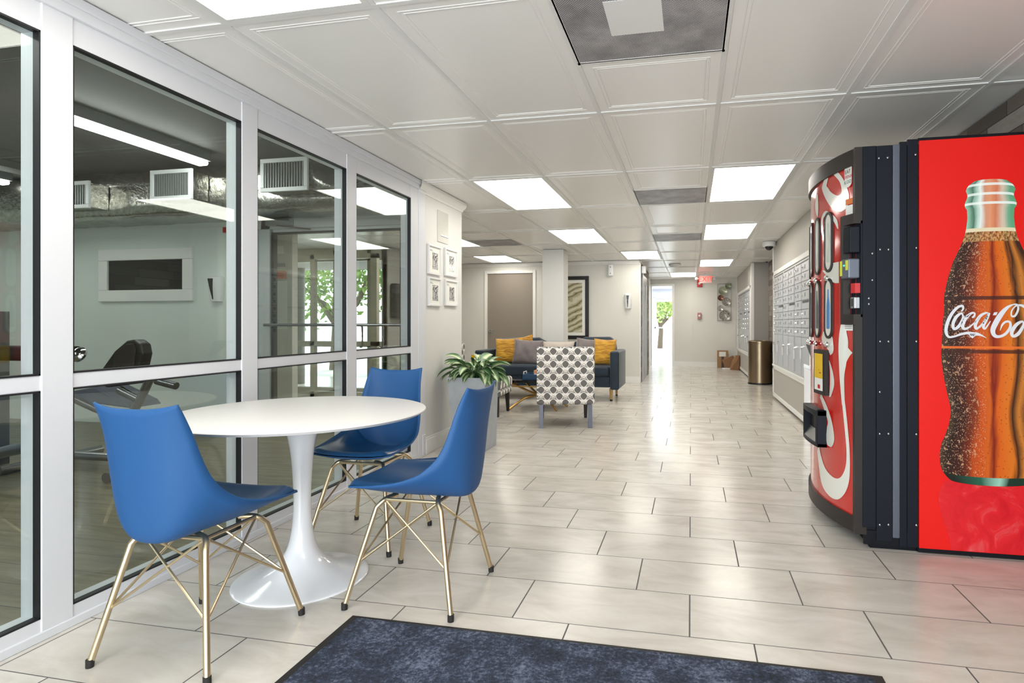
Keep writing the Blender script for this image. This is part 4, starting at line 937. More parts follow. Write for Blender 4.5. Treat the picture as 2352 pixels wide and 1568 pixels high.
# ================================================================ MAILBOXES
MW = .822; MH = 1.225
def make_mail():
    t = thing('mailbox_unit', 'x', 'mailbox', (0, 0, 0), 0, 'mailbox units in the near wall')
    a = MB(); h = MW/2
    a.box(.0, .05, -h, h, 0, MH); a.build('cabinet', 'mail_alu', t, world=False, smooth=False)
    a = MB(); a.box(-.003, .0, -h+.035, h-.035, MH-.035, MH-.022); a.build('header_slot', 'black', t, world=False, smooth=False)
    rh = .0945; zt = MH-.045
    for c_ in (0, 1):
        y0 = -h+.032+c_*(MW/2-.022); y1 = y0+MW/2-.052
        for r_ in range(8):
            z1 = zt-r_*rh-.004; z0 = zt-(r_+1)*rh+.003
            a = MB()
            if c_ == 0 and r_ == 4:
                a.box(-.010, 0, y0, y1, z0, z1-.028); a.box(-.002, 0, y0, y1, z1-.028, z1, 1)
                a.build('outgoing_slot', ['mail_alu', 'black'], t, world=False, smooth=False); continue
            a.box(-.011, 0, y0, y1, z0, z1); a.box(-.0118, -.011, y0+.16, y0+.20, z0+.03, z1-.018, 1); a.box(-.0005, 0, y0-.006, y1+.006, z1, z1+.005, 1)
            o = a.build('door', ['mail_alu', 'mail_dark'], t, world=False, smooth=False)
            a = MB(); a.tube([(-.011, y1-.06, (z0+z1)/2), (-.024, y1-.06, (z0+z1)/2)], [.013, .010], 10); a.build('lock', 'chrome', o, world=False)
        z1 = zt-8*rh-.006; z0 = .03; a = MB(); a.box(-.011, 0, y0, y1, z0, z1); a.box(-.0005, 0, y1, y1+.006, z0, z1, 1); a.box(-.0005, 0, y0-.006, y0, z0, z1, 1)
        o = a.build('parcel_door', ['mail_alu', 'mail_dark'], t, world=False, smooth=False)
        zl = z1-.10-c_*.02; a = MB(); a.tube([(-.011, y1-.06, zl), (-.032, y1-.06, zl)], [.016, .012], 10); a.build('lock', 'chrome', o, world=False)
        a = MB(); a.box(-.034, -.030, y1-.085, y1-.04, zl-.12, zl-.03); a.tube([(-.032, y1-.06, zl), (-.032, y1-.062, zl-.03)], .002, 6); a.build('key_tag', 'plastic_white', o, world=False, smooth=False)
    return t
mb = make_mail()
sp = [(8.045, 'farthest mailbox unit of the near wall, next to the trash can'), (7.22, 'middle mailbox unit of the near wall'), (6.395, 'nearest mailbox unit, its edge hidden by the drink machine')]
for i, (y, lb) in enumerate(sp):
    o = mb if i == 0 else dup(mb, (0, 0, 0))
    o.location = (U1[0]+.001, y, .475); o['label'] = lb
sp = [(13.53, 'farthest mailbox unit of the far wall, near the corridor end'), (12.62, 'middle mailbox unit of the far wall behind the trash can'), (11.71, 'nearest mailbox unit of the far wall, just behind the trash can')]
for y, lb in sp:
    o = dup(mb, (U2[0]+.001, y, .475), 0, lb, 'mailbox units in the far wall'); o.scale = (1, 1.1, 1)
# white bin and leaning board between mailboxes and the machine
t = thing('recycling_bin', 'white glossy narrow bin beside the nearest mailboxes behind the drink machine', 'bin', (1.10, 5.9, 0))
a = MB(); a.box(1.085, 1.117, 5.74, 6.05, .0, .60); a.build('body', 'white_gloss', t, smooth=False, bevel=.004)
a = MB(); a.box(1.082, 1.117, 5.73, 6.06, .60, .64); a.build('lid', 'white_gloss', t, smooth=False, bevel=.006)
a = MB(); a.prism([onx(1851, 790, 1.07), onx(1866, 792, 1.07), onx(1872, 850, 1.07), onx(1863, 822, 1.07)], (.012, 0, 0)); a.thing('cardboard_sheet', 'cardboard_dark', 'brown sheet of cardboard leaning above the white bin next to the drink machine', 'cardboard', smooth=False)

# ================================================================ DRINK MACHINE
VX, VY0, VY1, VT = .768, 2.885, 3.835, 1.845
t = thing('vending_machine', 'tall red and black cola vending machine at the right edge of the picture', 'vending machine', (1.1, 3.36, 0))
BUL = .085; hc = (VY1-VY0-.10)/2; YC = (VY0+VY1)/2; RA = (hc*hc+BUL*BUL)/(2*BUL); XF = .742; XCc = XF-BUL+RA
def arcx(y, off=0):
    d = y-YC; rr = RA+off
    return XCc-math.sqrt(max(1e-6, rr*rr-d*d))
def onarc(px, py, off=0):
    d = ray(px, py); rr = RA+off
    A = d.x*d.x+d.y*d.y; B = 2*(-XCc*d.x-YC*d.y); Cc = XCc*XCc+YC*YC-rr*rr; disc = B*B-4*A*Cc
    s_ = (-B-math.sqrt(max(0, disc)))/(2*A); p = O+d*s_
    return p.y, p.z
def AP(y, z, off): return Vector((arcx(y, off), y, z))
# cabinet body
a = MB(); a.box(VX+.02, 1.54, VY0+.012, VY1, .05, VT); a.build('cabinet', 'vm_black', t, smooth=False)
a = MB(); a.box(VX+.01, 1.0, VY0+.004, VY0+.02, .02, .085); a.box(VX+.04, 1.53, VY0+.02, VY1-.02, 0, .05); a.box(1.0, 1.54, VY0+.002, VY0+.014, 0.004, .03); a.build('plinth', 'vm_black2', t, smooth=False)
a = MB(); zz = (.088, VT)
def sx_(px): return ony(px, 700, VY0).x
x = [sx_(q) for q in (1981, 2013, 2050, 2066, 2083, 2110)]
a.box(x[0], x[1]-.002, VY0-.004, VY0+.014, .1, VT); a.box(x[1], x[2], VY0-.001, VY0+.014, .04, VT); a.box(x[3], x[4], VY0-.002, VY0+.014, .02, VT+.012); a.box(x[4]+.003, x[5], VY0+.003, VY0+.014, .02, VT+.022)
a.build('side_rail', 'vm_black', t, smooth=False, bevel=.002)
a = MB(); a.box(x[2], x[3], VY0-.006, VY0+.012, .06, VT); a.build('edge_strip', 'vm_strip', t, smooth=False, bevel=.003)
a = MB()
for px, py in ((2019, 363), (2039, 362), (2022, 573), (2041, 573), (2004, 582), (2004, 643), (1996, 685), (1996, 698), (2022, 784), (2041, 784), (2021, 900), (2021, 996), (2041, 996), (2021, 1205), (2041, 1205), (2103, 355), (2105, 569), (2105, 784), (2105, 997), (2105, 1206)):
    p = ony(px, py, VY0-.004); a = MB(); a.sphere(p, .0062, 6, sc=(1, .6, 1)); a.build('bolt_head', 'steel', t)
# side poster
RX0 = ony(2111, 700, VY0).x; SP = VY0-.001
a = MB(); a.box(RX0, 1.535, SP, SP+.012, .022, VT+.012); a.build('side_panel', 'vm_red', t, smooth=False)
a = MB(); a.box(RX0-.004, 1.54, SP-.001, SP+.014, VT+.012, VT+.024); a.build('panel_edge', 'vm_black2', t, smooth=False)
a = MB(); a.box(RX0-.004, 1.54, SP-.001, SP+.012, .004, .022); a.build('panel_edge', 'vm_black2', t, smooth=False)
def S(px, py, off=.001):
    p = ony(px, py, SP-off); return p
def wx(pts, cx, cy, sc): return [(cx+q[0]/sc, cy+q[1]/sc) for q in pts]
outl = wx([(560, 196), (512, 228), (482, 275), (482, 300), (505, 335), (495, 375), (470, 430), (467, 465), (495, 500), (500, 600), (488, 700), (470, 790), (440, 870), (400, 960), (340, 1080), (292, 1230), (265, 1330), (242, 1440), (233, 1560)], 2120, 380, 4.9)+wx([(240, 240), (220, 420), (213, 600), (203, 740), (213, 870), (238, 1030), (280, 1220), (310, 1350), (308, 1450), (292, 1545)], 2120, 660, 4.9)+wx([(268, 80), (240, 170), (195, 270), (175, 380), (180, 480), (200, 545), (235, 600), (275, 640)], 2120, 960, 4.612)
P0 = [S(*q) for q in outl]; BX = 1.2905
zs = [p.z for p in P0]; ztop = S(2273, 413).z; zbot = S(2185, 1104).z
rows = [(p.z, BX-p.x) for p in P0]
NZ = 110; grid = []
def rad(z):
    for (z1, r1), (z2, r2) in zip(rows[:-1], rows[1:]):
        if z1 >= z >= z2: return r1+(r2-r1)*(z1-z)/max(1e-9, z1-z2)
    return rows[0][1] if z > rows[0][0] else rows[-1][1]
# the picture shows the bottle slightly from above: lip and foot are curved ellipses
for i in range(NZ+1):
    z = rows[-1][0]+(rows[0][0]-rows[-1][0])*i/NZ; r_ = rad(z); line = []
    for j in range(33):
        u = -1+2*j/32; cv = math.sqrt(max(0, 1-u*u))
        sag = .014*(i/NZ)**6*cv if i > NZ*.5 else -.024*(1-i/NZ)**8*cv
        line.append(Vector((min(1.534, BX+r_*u), SP-.001, z+sag)))
    grid.append(line)
a = MB(); a.grid(grid, 0, lambda i, j: (j/32, i/NZ)); a.build('bottle_picture', 'bottle_print', t, smooth=False)
# mirrored foot of the bottle in the poster
refl = wx([(275, 645), (215, 690), (175, 770), (168, 860), (180, 950), (205, 1060), (245, 1170), (280, 1270), (295, 1400)], 2120, 960, 4.612)
rp = [S(*q) for q in refl]; a = MB(); g = []
for i, p in enumerate(smooth_path([tuple(q) for q in rp], 4)):
    hw = BX-p[0]; g.append([Vector((min(1.534, BX+hw*(-1+2*j/24)), SP-.0006, max(.024, p[2]-.024*math.sqrt(max(0, 1-(-1+2*j/24)**2))*max(0, 1-i/14)))) for j in range(25)])
NN = len(g); a.grid(g, 0, lambda i, j: (j/24, i/NN)); a.build('reflection_picture', 'bottle_mirror', t, smooth=False)
# script lettering drawn as tapering strokes
def stroke(a, pts, sc, ox, oy, conv, closed=False, n=7, mi=0):
    q = list(pts)+([pts[0]] if closed else [])
    if closed:
        ext = [pts[-1]]+q+[pts[1]]; sm = smooth_path(ext, n)[n:-n]
    else: sm = smooth_path(q, n)
    L = []; Rr = []
    for i, (x, y, w) in enumerate(sm):
        A = sm[max(0, i-1)]; B = sm[min(len(sm)-1, i+1)]; dx, dy = B[0]-A[0], B[1]-A[1]; l = math.hypot(dx, dy) or 1
        nx, ny = -dy/l*w/2, dx/l*w/2; L.append(conv(ox+(x+nx)/sc, oy+(y+ny)/sc)); Rr.append(conv(ox+(x-nx)/sc, oy+(y-ny)/sc))
    b = [[l_, r_] for l_, r_ in zip(L, Rr)]
    a.grid(b, mi)
a = MB(); cv = lambda x_, y_: S(x_, y_, .0022)
def ST(pts, closed=False): stroke(a, pts, 4.9, 2120, 660, cv, closed)
ST([(432, 268, 16), (452, 240, 22), (445, 208, 24), (400, 218, 28), (345, 268, 34), (296, 345, 38), (264, 440, 38), (262, 512, 34), (292, 556, 24), (350, 552, 20), (420, 528, 26), (500, 512, 30), (560, 524, 44), (610, 524, 34), (660, 540, 18), (714, 568, 3)])
a.add([cv(2120+x_/4.9, 660+y_/4.9) for x_, y_ in ((505, 520), (600, 520), (590, 545), (555, 572), (535, 556))], [(0, 1, 2, 3, 4)])
ST([(425, 292, 24), (372, 335, 36), (338, 410, 36), (350, 466, 30), (402, 436, 34), (446, 356, 28), (446, 306, 18)], True)
ST([(452, 318, 10), (490, 330, 10), (530, 300, 14)])
ST([(552, 340, 18), (578, 318, 22), (580, 288, 18), (540, 292, 26), (478, 350, 40), (446, 425, 42), (466, 466, 28), (520, 446, 20), (590, 386, 12), (640, 330, 10)])
ST([(700, 288, 22), (640, 325, 34), (592, 410, 40), (600, 462, 28), (660, 420, 22), (720, 330, 20), (728, 290, 14)], True)
ST([(748, 286, 24), (712, 360, 38), (680, 430, 36), (700, 462, 22), (760, 378, 10)])
a.add([cv(2120+x_/4.9, 660+y_/4.9) for x_, y_ in ((786, 312), (800, 280), (840, 276), (826, 312))], [(0, 1, 2, 3)])
ST([(1018, 190, 12), (950, 225, 34), (880, 300, 56), (818, 400, 62), (786, 480, 56), (806, 540, 42), (862, 552, 30), (930, 520, 32), (980, 450, 32), (978, 392, 26), (935, 384, 24), (892, 420, 22), (868, 484, 6)])
ST([(1018, 190, 14), (1062, 196, 20), (1070, 250, 24), (1036, 318, 24), (996, 318, 18), (1000, 260, 16), (1046, 208, 14), (1100, 200, 24), (1160, 222, 36), (1240, 240, 30), (1320, 220, 12)])
ST([(1108, 384, 26), (1046, 424, 40), (1000, 500, 42), (1014, 548, 32), (1072, 520, 40), (1124, 440, 32), (1130, 398, 20)], True)
a.build('script_lettering', 'frame_white', t, smooth=False)
# front door frame, curved
fy0, fy1 = VY0+.03, VY1-.03; NA = 28; ys = [fy0+(fy1-fy0)*i/NA for i in range(NA+1)]
def band(mbx, z0, z1, o_in, o_out, ya=fy0, yb=fy1, n=NA):
    yy = [ya+(yb-ya)*i/n for i in range(n+1)]; vs = []; fs = []
    for y in yy:
        for (o_, z) in ((o_out, z0), (o_out, z1), (o_in, z1), (o_in, z0)): vs.append(AP(y, z, o_))
    for i in range(n):
        for j in range(4): fs.append((i*4+j, i*4+(j+1) % 4, i*4+4+(j+1) % 4, i*4+4+j))
    fs += [(3, 2, 1, 0), tuple(n*4+j for j in range(4))]; mbx.add(vs, fs, 0)
a = MB(); band(a, VT-.075, VT, -.05, .012); band(a, .065, .135, -.05, .012)
zt_ = onarc(1955, 512)[1]; zb_ = onarc(1955, 728)[1]
a.box(XF-.006, VX+.02, fy1-.012, VY1, .065, VT); a.box(XF-.004, VX+.02, VY0, fy0+.004, .065, zb_-.03); a.box(XF-.004, VX+.02, VY0, fy0+.004, zt_+.03, VT)
a.build('door_frame', 'vm_brown', t, angle=50)
a = MB(); band(a, .13, VT-.07, -.05, .0); a.build('front_panel', 'vm_red_front', t, angle=60)
def FV(off): return lambda px, py: AP(*onarc(px, py, off), off)
def ribbon(mbx, A, B, sc, ox, oy, off=.002, n=5, m_=4):
    """A, B: two edges of a ribbon traced on the curved front"""
    ab = smooth_path([(p[0], p[1], q[0], q[1]) for p, q in zip(A, B)], n); g = []
    for r_ in ab:
        pa = onarc(ox+r_[0]/sc, oy+r_[1]/sc); pb = onarc(ox+r_[2]/sc, oy+r_[3]/sc)
        g.append([AP(pa[0]+(pb[0]-pa[0])*j/m_, pa[1]+(pb[1]-pa[1])*j/m_, off) for j in range(m_+1)])
    mbx.grid(g)
K3 = (5.057, 1860, 330); K4 = (5.057, 1860, 620); K5 = (4.125, 1860, 900)
a = MB(); ribbon(a, [(250, 285), (330, 330), (400, 420), (445, 530), (462, 620), (440, 730), (360, 790), (260, 745), (190, 640), (150, 540), (152, 480), (215, 300), (250, 285)],
          [(240, 325), (300, 378), (350, 440), (372, 510), (372, 565), (345, 598), (310, 598), (250, 560), (218, 515), (200, 490), (205, 460), (232, 345), (240, 325)], *K3); a.build('ribbon_print', 'vm_white', t, angle=60)
a = MB(); ribbon(a, [(165, 1140), (135, 1000), (138, 870), (180, 785), (240, 800), (320, 880), (338, 990)], [(180, 1120), (160, 1000), (160, 880), (188, 835), (235, 850), (285, 905), (325, 985)], *K3); a.build('ribbon_print', 'vm_white', t, angle=60)
a = MB(); ribbon(a, [(270, 1385), (235, 1480), (165, 1545)], [(342, 1370), (344, 1480), (344, 1568)], *K3); a.build('ribbon_print', 'vm_white', t, angle=60)
a = MB(); ribbon(a, [(150, 5), (200, 70), (245, 125), (300, 152)], [(344, 5), (344, 70), (344, 125), (344, 150)], *K4); a.build('ribbon_print', 'vm_white', t, angle=60)
a = MB(); ribbon(a, [(160, 715), (145, 790), (155, 850), (200, 900), (228, 950), (240, 985)], [(190, 715), (262, 770), (278, 850), (282, 920), (270, 965), (245, 988)], *K4); a.build('ribbon_print', 'vm_white', t, angle=60)
a = MB(); ribbon(a, [(380, 575), (350, 720), (338, 900), (345, 1100), (355, 1300), (380, 1568)], [(440, 575), (430, 700), (452, 850), (430, 1080), (405, 1250), (413, 1568)], *K4); a.build('ribbon_print', 'vm_white', t, angle=60)
a = MB(); ribbon(a, [(430, 850), (450, 900), (478, 935), (500, 960)], [(425, 1080), (450, 1030), (478, 985), (501, 962)], *K4); a.build('ribbon_print', 'vm_white', t, angle=60)
a = MB(); ribbon(a, [(300, 0), (320, 200), (340, 400), (352, 560), (345, 700), (310, 790), (265, 820), (210, 795), (150, 720), (110, 600), (92, 500)], [(325, 0), (345, 160), (365, 350), (380, 520), (385, 700), (375, 850), (335, 960), (265, 1018), (180, 975), (112, 850), (74, 560)], *K5); a.build('ribbon_print', 'vm_white', t, angle=60)
a = MB(); ribbon(a, [(228, 1050), (240, 1200), (238, 1350), (230, 1475)], [(232, 1050), (272, 1180), (288, 1330), (250, 1470)], *K4); a.build('ribbon_print', 'vm_white', t, angle=60)
a = MB(); ribbon(a, [(100, 50), (145, 180), (175, 280), (166, 340), (160, 440), (170, 500), (195, 518)], [(112, 15), (172, 150), (215, 290), (235, 420), (230, 480), (215, 515), (200, 522)], *K5); a.build('ribbon_print', 'vm_white', t, angle=60)
a = MB(); ribbon(a, [(84, 590), (68, 700), (75, 800), (95, 850)], [(98, 585), (104, 700), (104, 790), (98, 846)], *K3); a.build('ribbon_print', 'vm_white', t, angle=60)
a = MB()
# selection windows
wy, wz = onarc(1905, 556); wy2, wz2 = onarc(1906, 708)
hw = abs(onarc(1896, 600)[0]-onarc(1914.5, 600)[0])/2; hh = .152
def capsule(mbx, yc, zc, hw_, hh_, o0, o1, mi=0, inner=None):
    pts = []
    for q in range(32):
        an = 2*math.pi*q/32; y = math.cos(an)*hw_; z = math.sin(an)*hw_+(hh_-hw_)*(1 if math.sin(an) > 0 else -1); pts.append((yc+y, zc+z))
    if inner is None:
        mbx.add([AP(y, z, o1) for y, z in pts], [tuple(range(32))], mi)
    else:
        k_ = inner; p2 = [(yc+(y-yc)*k_, zc+(z-zc)*(1-(1-k_)*hw_/hh_)) for y, z in pts]
        ring = [[AP(y, z, o0) for y, z in pts], [AP(y, z, o1) for y, z in pts], [AP(y, z, o1) for y, z in p2], [AP(y, z, o0) for y, z in p2]]
        vs = [p for r_ in ring for p in r_]; fs = [(r_*32+i, r_*32+(i+1) % 32, (r_+1)*32+(i+1) % 32, (r_+1)*32+i) for r_ in range(3) for i in range(32)]; mbx.add(vs, fs, mi)
step = .155
for ci in range(4):
    for ri, zc in enumerate((wz, wz2)):
        yc = wy+ci*step
        if yc > fy1-.06: continue
        a = MB(); capsule(a, yc, zc, hw, hh, .0, .008, inner=.70); w_ = a.build('selection_window', 'vm_brown', t, angle=50)
        a = MB(); capsule(a, yc, zc, hw*.72, hh-.011, .0, .006); a.build('window_face', 'vm_white', w_, angle=50)
        a = MB(); bw = hw*.42
        g = []
        for zz_, ww in ((-.085, .9), (-.075, 1), (.015, 1), (.03, .75), (.05, .4), (.078, .36), (.08, .3)): g.append([AP(yc+bw*ww*q, zc+zz_*1.2, .0065+.002*(1-q*q)) for q in (-1, -.5, 0, .5, 1)])
        a.grid(g); a.build('drink_picture', 'bottle_clear' if ri == 0 else ('lcd_blue' if ci == 0 else 'bottle_grey'), w_, angle=60)
        a = MB(); p = AP(yc, zc-hh-.03, .012); a.sphere(p, .014, 8); a.build('select_button', 'chrome', w_)
# sticker, labels
def patch(mbx, px0, px1, py0, py1, off, mi=0):
    g = [[AP(*onarc(px0+(px1-px0)*i/6, py0+(py1-py0)*j/2), off) for j in range(3)] for i in range(7)]
    y0, y1 = onarc(px0, (py0+py1)/2)[0], onarc(px1, (py0+py1)/2)[0]; z0 = onarc((px0+px1)/2, py0)[1]; z1 = onarc((px0+px1)/2, py1)[1]
    g = [[AP(y0+(y1-y0)*i/6, z0+(z1-z0)*j/2, off) for j in range(3)] for i in range(7)]
    mbx.grid(g, mi); return y0, y1, z0, z1
a = MB(); y0, z0 = onarc(1960, 390); y1, z1 = onarc(1943, 390); yc = (y0+y1)/2; hwS = abs(y1-y0)/2; capsule(a, yc, z0, hwS, .075, 0, .006); stk = a.build('round_sticker', 'vm_white', t, angle=50)
mxF = lambda y, z, off=.0075: Matrix.Translation(AP(y, z, off)) @ Matrix.Rotation(R(-90)+math.asin((y-YC)/RA)*-1, 4, 'Z') @ Matrix.Rotation(R(90), 4, 'X')
for q, (tx, mt, sz) in enumerate((('BALANCE', 'pink_text', .019), ('WHAT YOU', 'dark_text', .012), ('EAT', 'dark_text', .024), ('DRINK', 'pink_text', .022), ('& DO', 'teal_text', .022))):
    a = MB(); add_text(a, tx, sz, mxF(yc, z0+.046-q*.024)); a.build('sticker_text', mt, stk, smooth=False)
a = MB(); patch(a, 1945, 1961.5, 471, 496, .005); lab = a.build('price_label', 'paper', t, smooth=False)
a = MB(); patch(a, 1945, 1961.5, 496, 504, .005); patch(a, 1945, 1961.5, 456, 469, .005); a.build('label_band', 'orange_label', lab, smooth=False)
a = MB(); patch(a, 1942, 1964, 735, 759, .006); lab = a.build('notice_label', 'paper', t, smooth=False)
a = MB()
for q in range(5): patch(a, 1944, 1961, 737.5+q*4, 738.5+q*4, .0072)
a.build('print_lines', 'dark_text', lab, smooth=False)
# poster with yellow field
a = MB(); y0, y1, z0, z1 = patch(a, 1879, 1905, 803, 905, .012); po = a.build('poster_frame', 'vm_brown', t, smooth=False, solid=.02)
yA, yB = min(y0, y1), max(y0, y1); z0, z1 = max(z0, z1), min(z0, z1)
def fpatch(mbx, ya, yb, za, zb, off): mbx.grid([[AP(ya+(yb-ya)*i/6, za+(zb-za)*j, off) for j in range(2)] for i in range(7)])
a = MB(); fpatch(a, yA+.02, yB-.02, z0-.02, z1+.02, .0235); a.build('poster_paper', 'paper', po, smooth=False)
a = MB(); fpatch(a, yA+.02, yB-.02, z0-.02, z1+(z0-z1)*.36, .0245); a.build('poster_yellow_field', 'yellow', po, smooth=False)
a = MB(); fpatch(a, yA+.06, yB-.09, z0-.10, z0-.106, .0252); fpatch(a, yA+.06, yB-.12, z0-.115, z0-.12, .0252); fpatch(a, yA+.05, yA+.08, z1+.03, z1+.05, .0252); a.build('poster_text_marks', 'red', po, smooth=False)
# coin and note panel in a recessed box on the near side of the front
YN0 = VY0+.001; YN1 = onarc(1930, 610, .028)[0]
a = MB(); xo = lambda y: arcx(y, .02)
def fr_box(mbx, ya, yb, za, zb, off0, off1, n=5, mi=0):
    yy = [ya+(yb-ya)*i/n for i in range(n+1)]; vs = []; fs = []
    for y in yy:
        for (o_, z) in ((off1, za), (off1, zb), (off0, zb), (off0, za)): vs.append(AP(y, z, o_))
    for i in range(n):
        for j in range(4): fs.append((i*4+j, i*4+(j+1) % 4, i*4+4+(j+1) % 4, i*4+4+j))
    fs += [(3, 2, 1, 0), tuple(n*4+j for j in range(4))]; mbx.add(vs, fs, mi)
fr_box(a, YN0, YN1, zt_-.012, zt_+.035, -.02, .028); fr_box(a, YN0, YN1, zb_-.035, zb_+.012, -.02, .028); fr_box(a, YN1-.022, YN1, zb_, zt_, -.02, .028)
pay = a.build('payment_frame', 'vm_brown', t, angle=50)
a = MB(); fr_box(a, YN0, YN1-.02, zb_, zt_, -.05, .0); a.build('payment_plate', 'vm_black', pay, angle=50)
hY = YN1-YN0
def zof(py): return onarc(1955, py)[1]
a = MB(); fr_box(a, YN0+.004, YN0+hY*.50, zof(583), zof(524), .0, .040); a.build('card_reader_hood', 'vm_black', pay, smooth=False, bevel=.004)
a = MB(); fr_box(a, YN0+.004, YN0+hY*.62, zof(641), zof(596), .0, .046); nr = a.build('note_reader', 'vm_strip', pay, smooth=False, bevel=.006)
a = MB(); fr_box(a, YN0+.006, YN0+hY*.22, zof(622), zof(600), .046, .048); fr_box(a, YN0+hY*.5, YN0+hY*.66, zof(634), zof(600), .03, .047); a.build('yellow_marking', 'yellow_green', nr, smooth=False)
a = MB(); a.sphere(AP(YN0+hY*.34, zof(611), .047), .004, 6); a.build('status_light', 'green_dot', nr)
a = MB(); fr_box(a, YN0+.004, YN0+hY*.34, zof(674), zof(652), .0, .02); a.build('coin_label', 'red', pay, smooth=False)
a = MB(); fr_box(a, YN0+.004, YN0+hY*.34, zof(709), zof(683), .0, .022); a.build('coin_return', 'steel', pay, smooth=False, bevel=.003)
a = MB(); fr_box(a, YN0+.014, YN0+hY*.24, zof(704), zof(687), .022, .0235); a.build('coin_return_cup', 'black', pay, smooth=False)
# dispensing bay
yb0 = onarc(1899, 990)[0]; yb1 = yb0+.30; zt2 = 1.03+ (onarc(1899, 943)[1]-1.03); zb2 = onarc(1899, 1028)[1]
a = MB()
fr_box(a, yb0, yb1, zt2-.03, zt2, -.02, .045, 10); fr_box(a, yb0, yb1, zb2, zb2+.02, -.02, .045, 10); fr_box(a, yb0, yb0+.028, zb2, zt2, -.02, .045, 3); fr_box(a, yb1-.028, yb1, zb2, zt2, -.02, .045, 3)
bay = a.build('delivery_bay', 'vm_black', t, angle=50, bevel=.003)
a = MB(); fr_box(a, yb0+.028, yb1-.028, zb2+.02, zt2-.03, -.02, .008, 10); a.build('bay_flap', 'black', bay, angle=50)
a = MB(); g = [[AP(yb0+.03+(yb1-yb0-.06)*i/8, zb2+.022, .042), AP(yb0+.03+(yb1-yb0-.06)*i/8, zb2+.075, .012)] for i in range(9)]; a.grid(g); a.build('bay_chute', 'steel', bay, angle=60)

# ================================================================ EXERCISE ROOM
YG = 4.95
# interior window on the gym end wall
t = thing('interior_window', 'dark wide interior window in a white frame on the exercise room wall', 'window', tuple(ony(340, 690, YG)))
p0 = ony(231, 577, YG); p1 = ony(446, 691, YG); a = MB(); x0, x1, z1, z0 = p0.x, p1.x, ony(340, 571, YG).z, p1.z
w = (ony(252, 640, YG).x-ony(231, 640, YG).x)
for q in ((x0, x1, z0, z0+w), (x0, x1, z1-w, z1), (x0, x0+w, z0+w, z1-w), (x1-w, x1, z0+w, z1-w)): a.box(q[0], q[1], YG-.03, YG, q[2], q[3])
a.build('frame', 'trim_white', t, smooth=False, bevel=.006)
a = MB(); a.box(x0+w, x1-w, YG-.01, YG-.004, z0+w, z1-w); a.build('dark_pane', 'black_gloss', t, smooth=False)
p0 = ony(485, 640, YG); p1 = ony(518, 692, YG)
sanitizer((p0.x+p1.x)/2, YG, p1.z, p0.z+.03, p1.x-p0.x-.03, 'white and black hand sanitizer dispenser seen through the glass on the exercise room wall')
p0 = ony(518, 523, YG); p1 = ony(531, 535, YG); a = MB(); a.box(p0.x, p1.x, YG-.04, YG, p1.z, p0.z); a.thing('fire_alarm', 'red', 'small red fire alarm high on the exercise room wall above the dispenser', 'alarm', smooth=False, bevel=.005)
p0 = ony(525, 597, YG); p1 = ony(533, 700, YG); a = MB(); a.box(p0.x, p1.x+.03, YG-.015, YG, p1.z, p0.z); a.thing('notice_board', 'paper', 'narrow white framed notice on the exercise room wall beside the glass door', 'sign', smooth=False, bevel=.004)
# glass double door in the gym end wall
d = bpy.data.objects.new('door_4', None); C.objects.link(d); d['kind'] = 'structure'; d.location = (-3.3, YG, 0); FR['door_4'] = Matrix.Translation((-3.3, YG, 0)).inverted()
xa = ony(592, 700, YG).x; xb = ony(632, 700, YG).x; xc = ony(925, 700, YG).x; zt = ony(632, 539, YG).z
a = MB(); a.box(xa, xa+.05, YG-.06, YG+.02, 0, 2.06); a.box(xa+.05, xa+.08, YG-.04, YG+.02, 0, 2.06); a.box(xa+.08, xb-.02, YG-.05, YG+.02, 0, 2.06); a.box(xc+.02, xc+.12, YG-.05, YG+.02, 0, 2.06); a.box(xa, xc+.12, YG-.05, YG+.02, 1.95, 2.06); a.build('door_frame', 'alu', d, smooth=False)
a = MB(); a.box(xb-.02, xb+.008, YG-.03, YG+.02, 0, zt+.02); a.box(xc-.012, xc+.012, YG-.03, YG+.02, 0, zt+.02); a.box(xb, xc, YG-.03, YG+.02, zt, zt+.018); a.box(xb, xc, YG-.03, YG+.02, 0, .1); a.build('gasket', 'gasket', d, smooth=False)
a = MB(); a.box(xb, xc, YG-.03, YG+.02, zt+.018, 1.95); a.build('door_header', 'alu', d, smooth=False)
a = MB(); a.box(xb+.008, xc-.012, YG-.006, YG, .1, zt); a.build('glass_pane', 'glass_door', d, smooth=False)
z = ony(700, 746, YG-.09).z; a = MB(); a.tube([(xb-.05, YG-.03, z), (xb-.05, YG-.09, z), (xc+.03, YG-.09, z), (xc+.03, YG-.03, z)], .014, 10); a.build('push_bar', 'steel', d)
p = ony(645, 511, YG-.08); a = MB(); a.box(p.x-.14, p.x+.12, YG-.12, YG-.05, p.z-.03, p.z+.03); a.tube([(p.x, YG-.09, p.z-.03), (p.x+.05, YG-.2, p.z-.05), (p.x+.3, YG-.05, p.z-.07)], .008, 6); a.build('door_closer', 'steel', d, smooth=False)
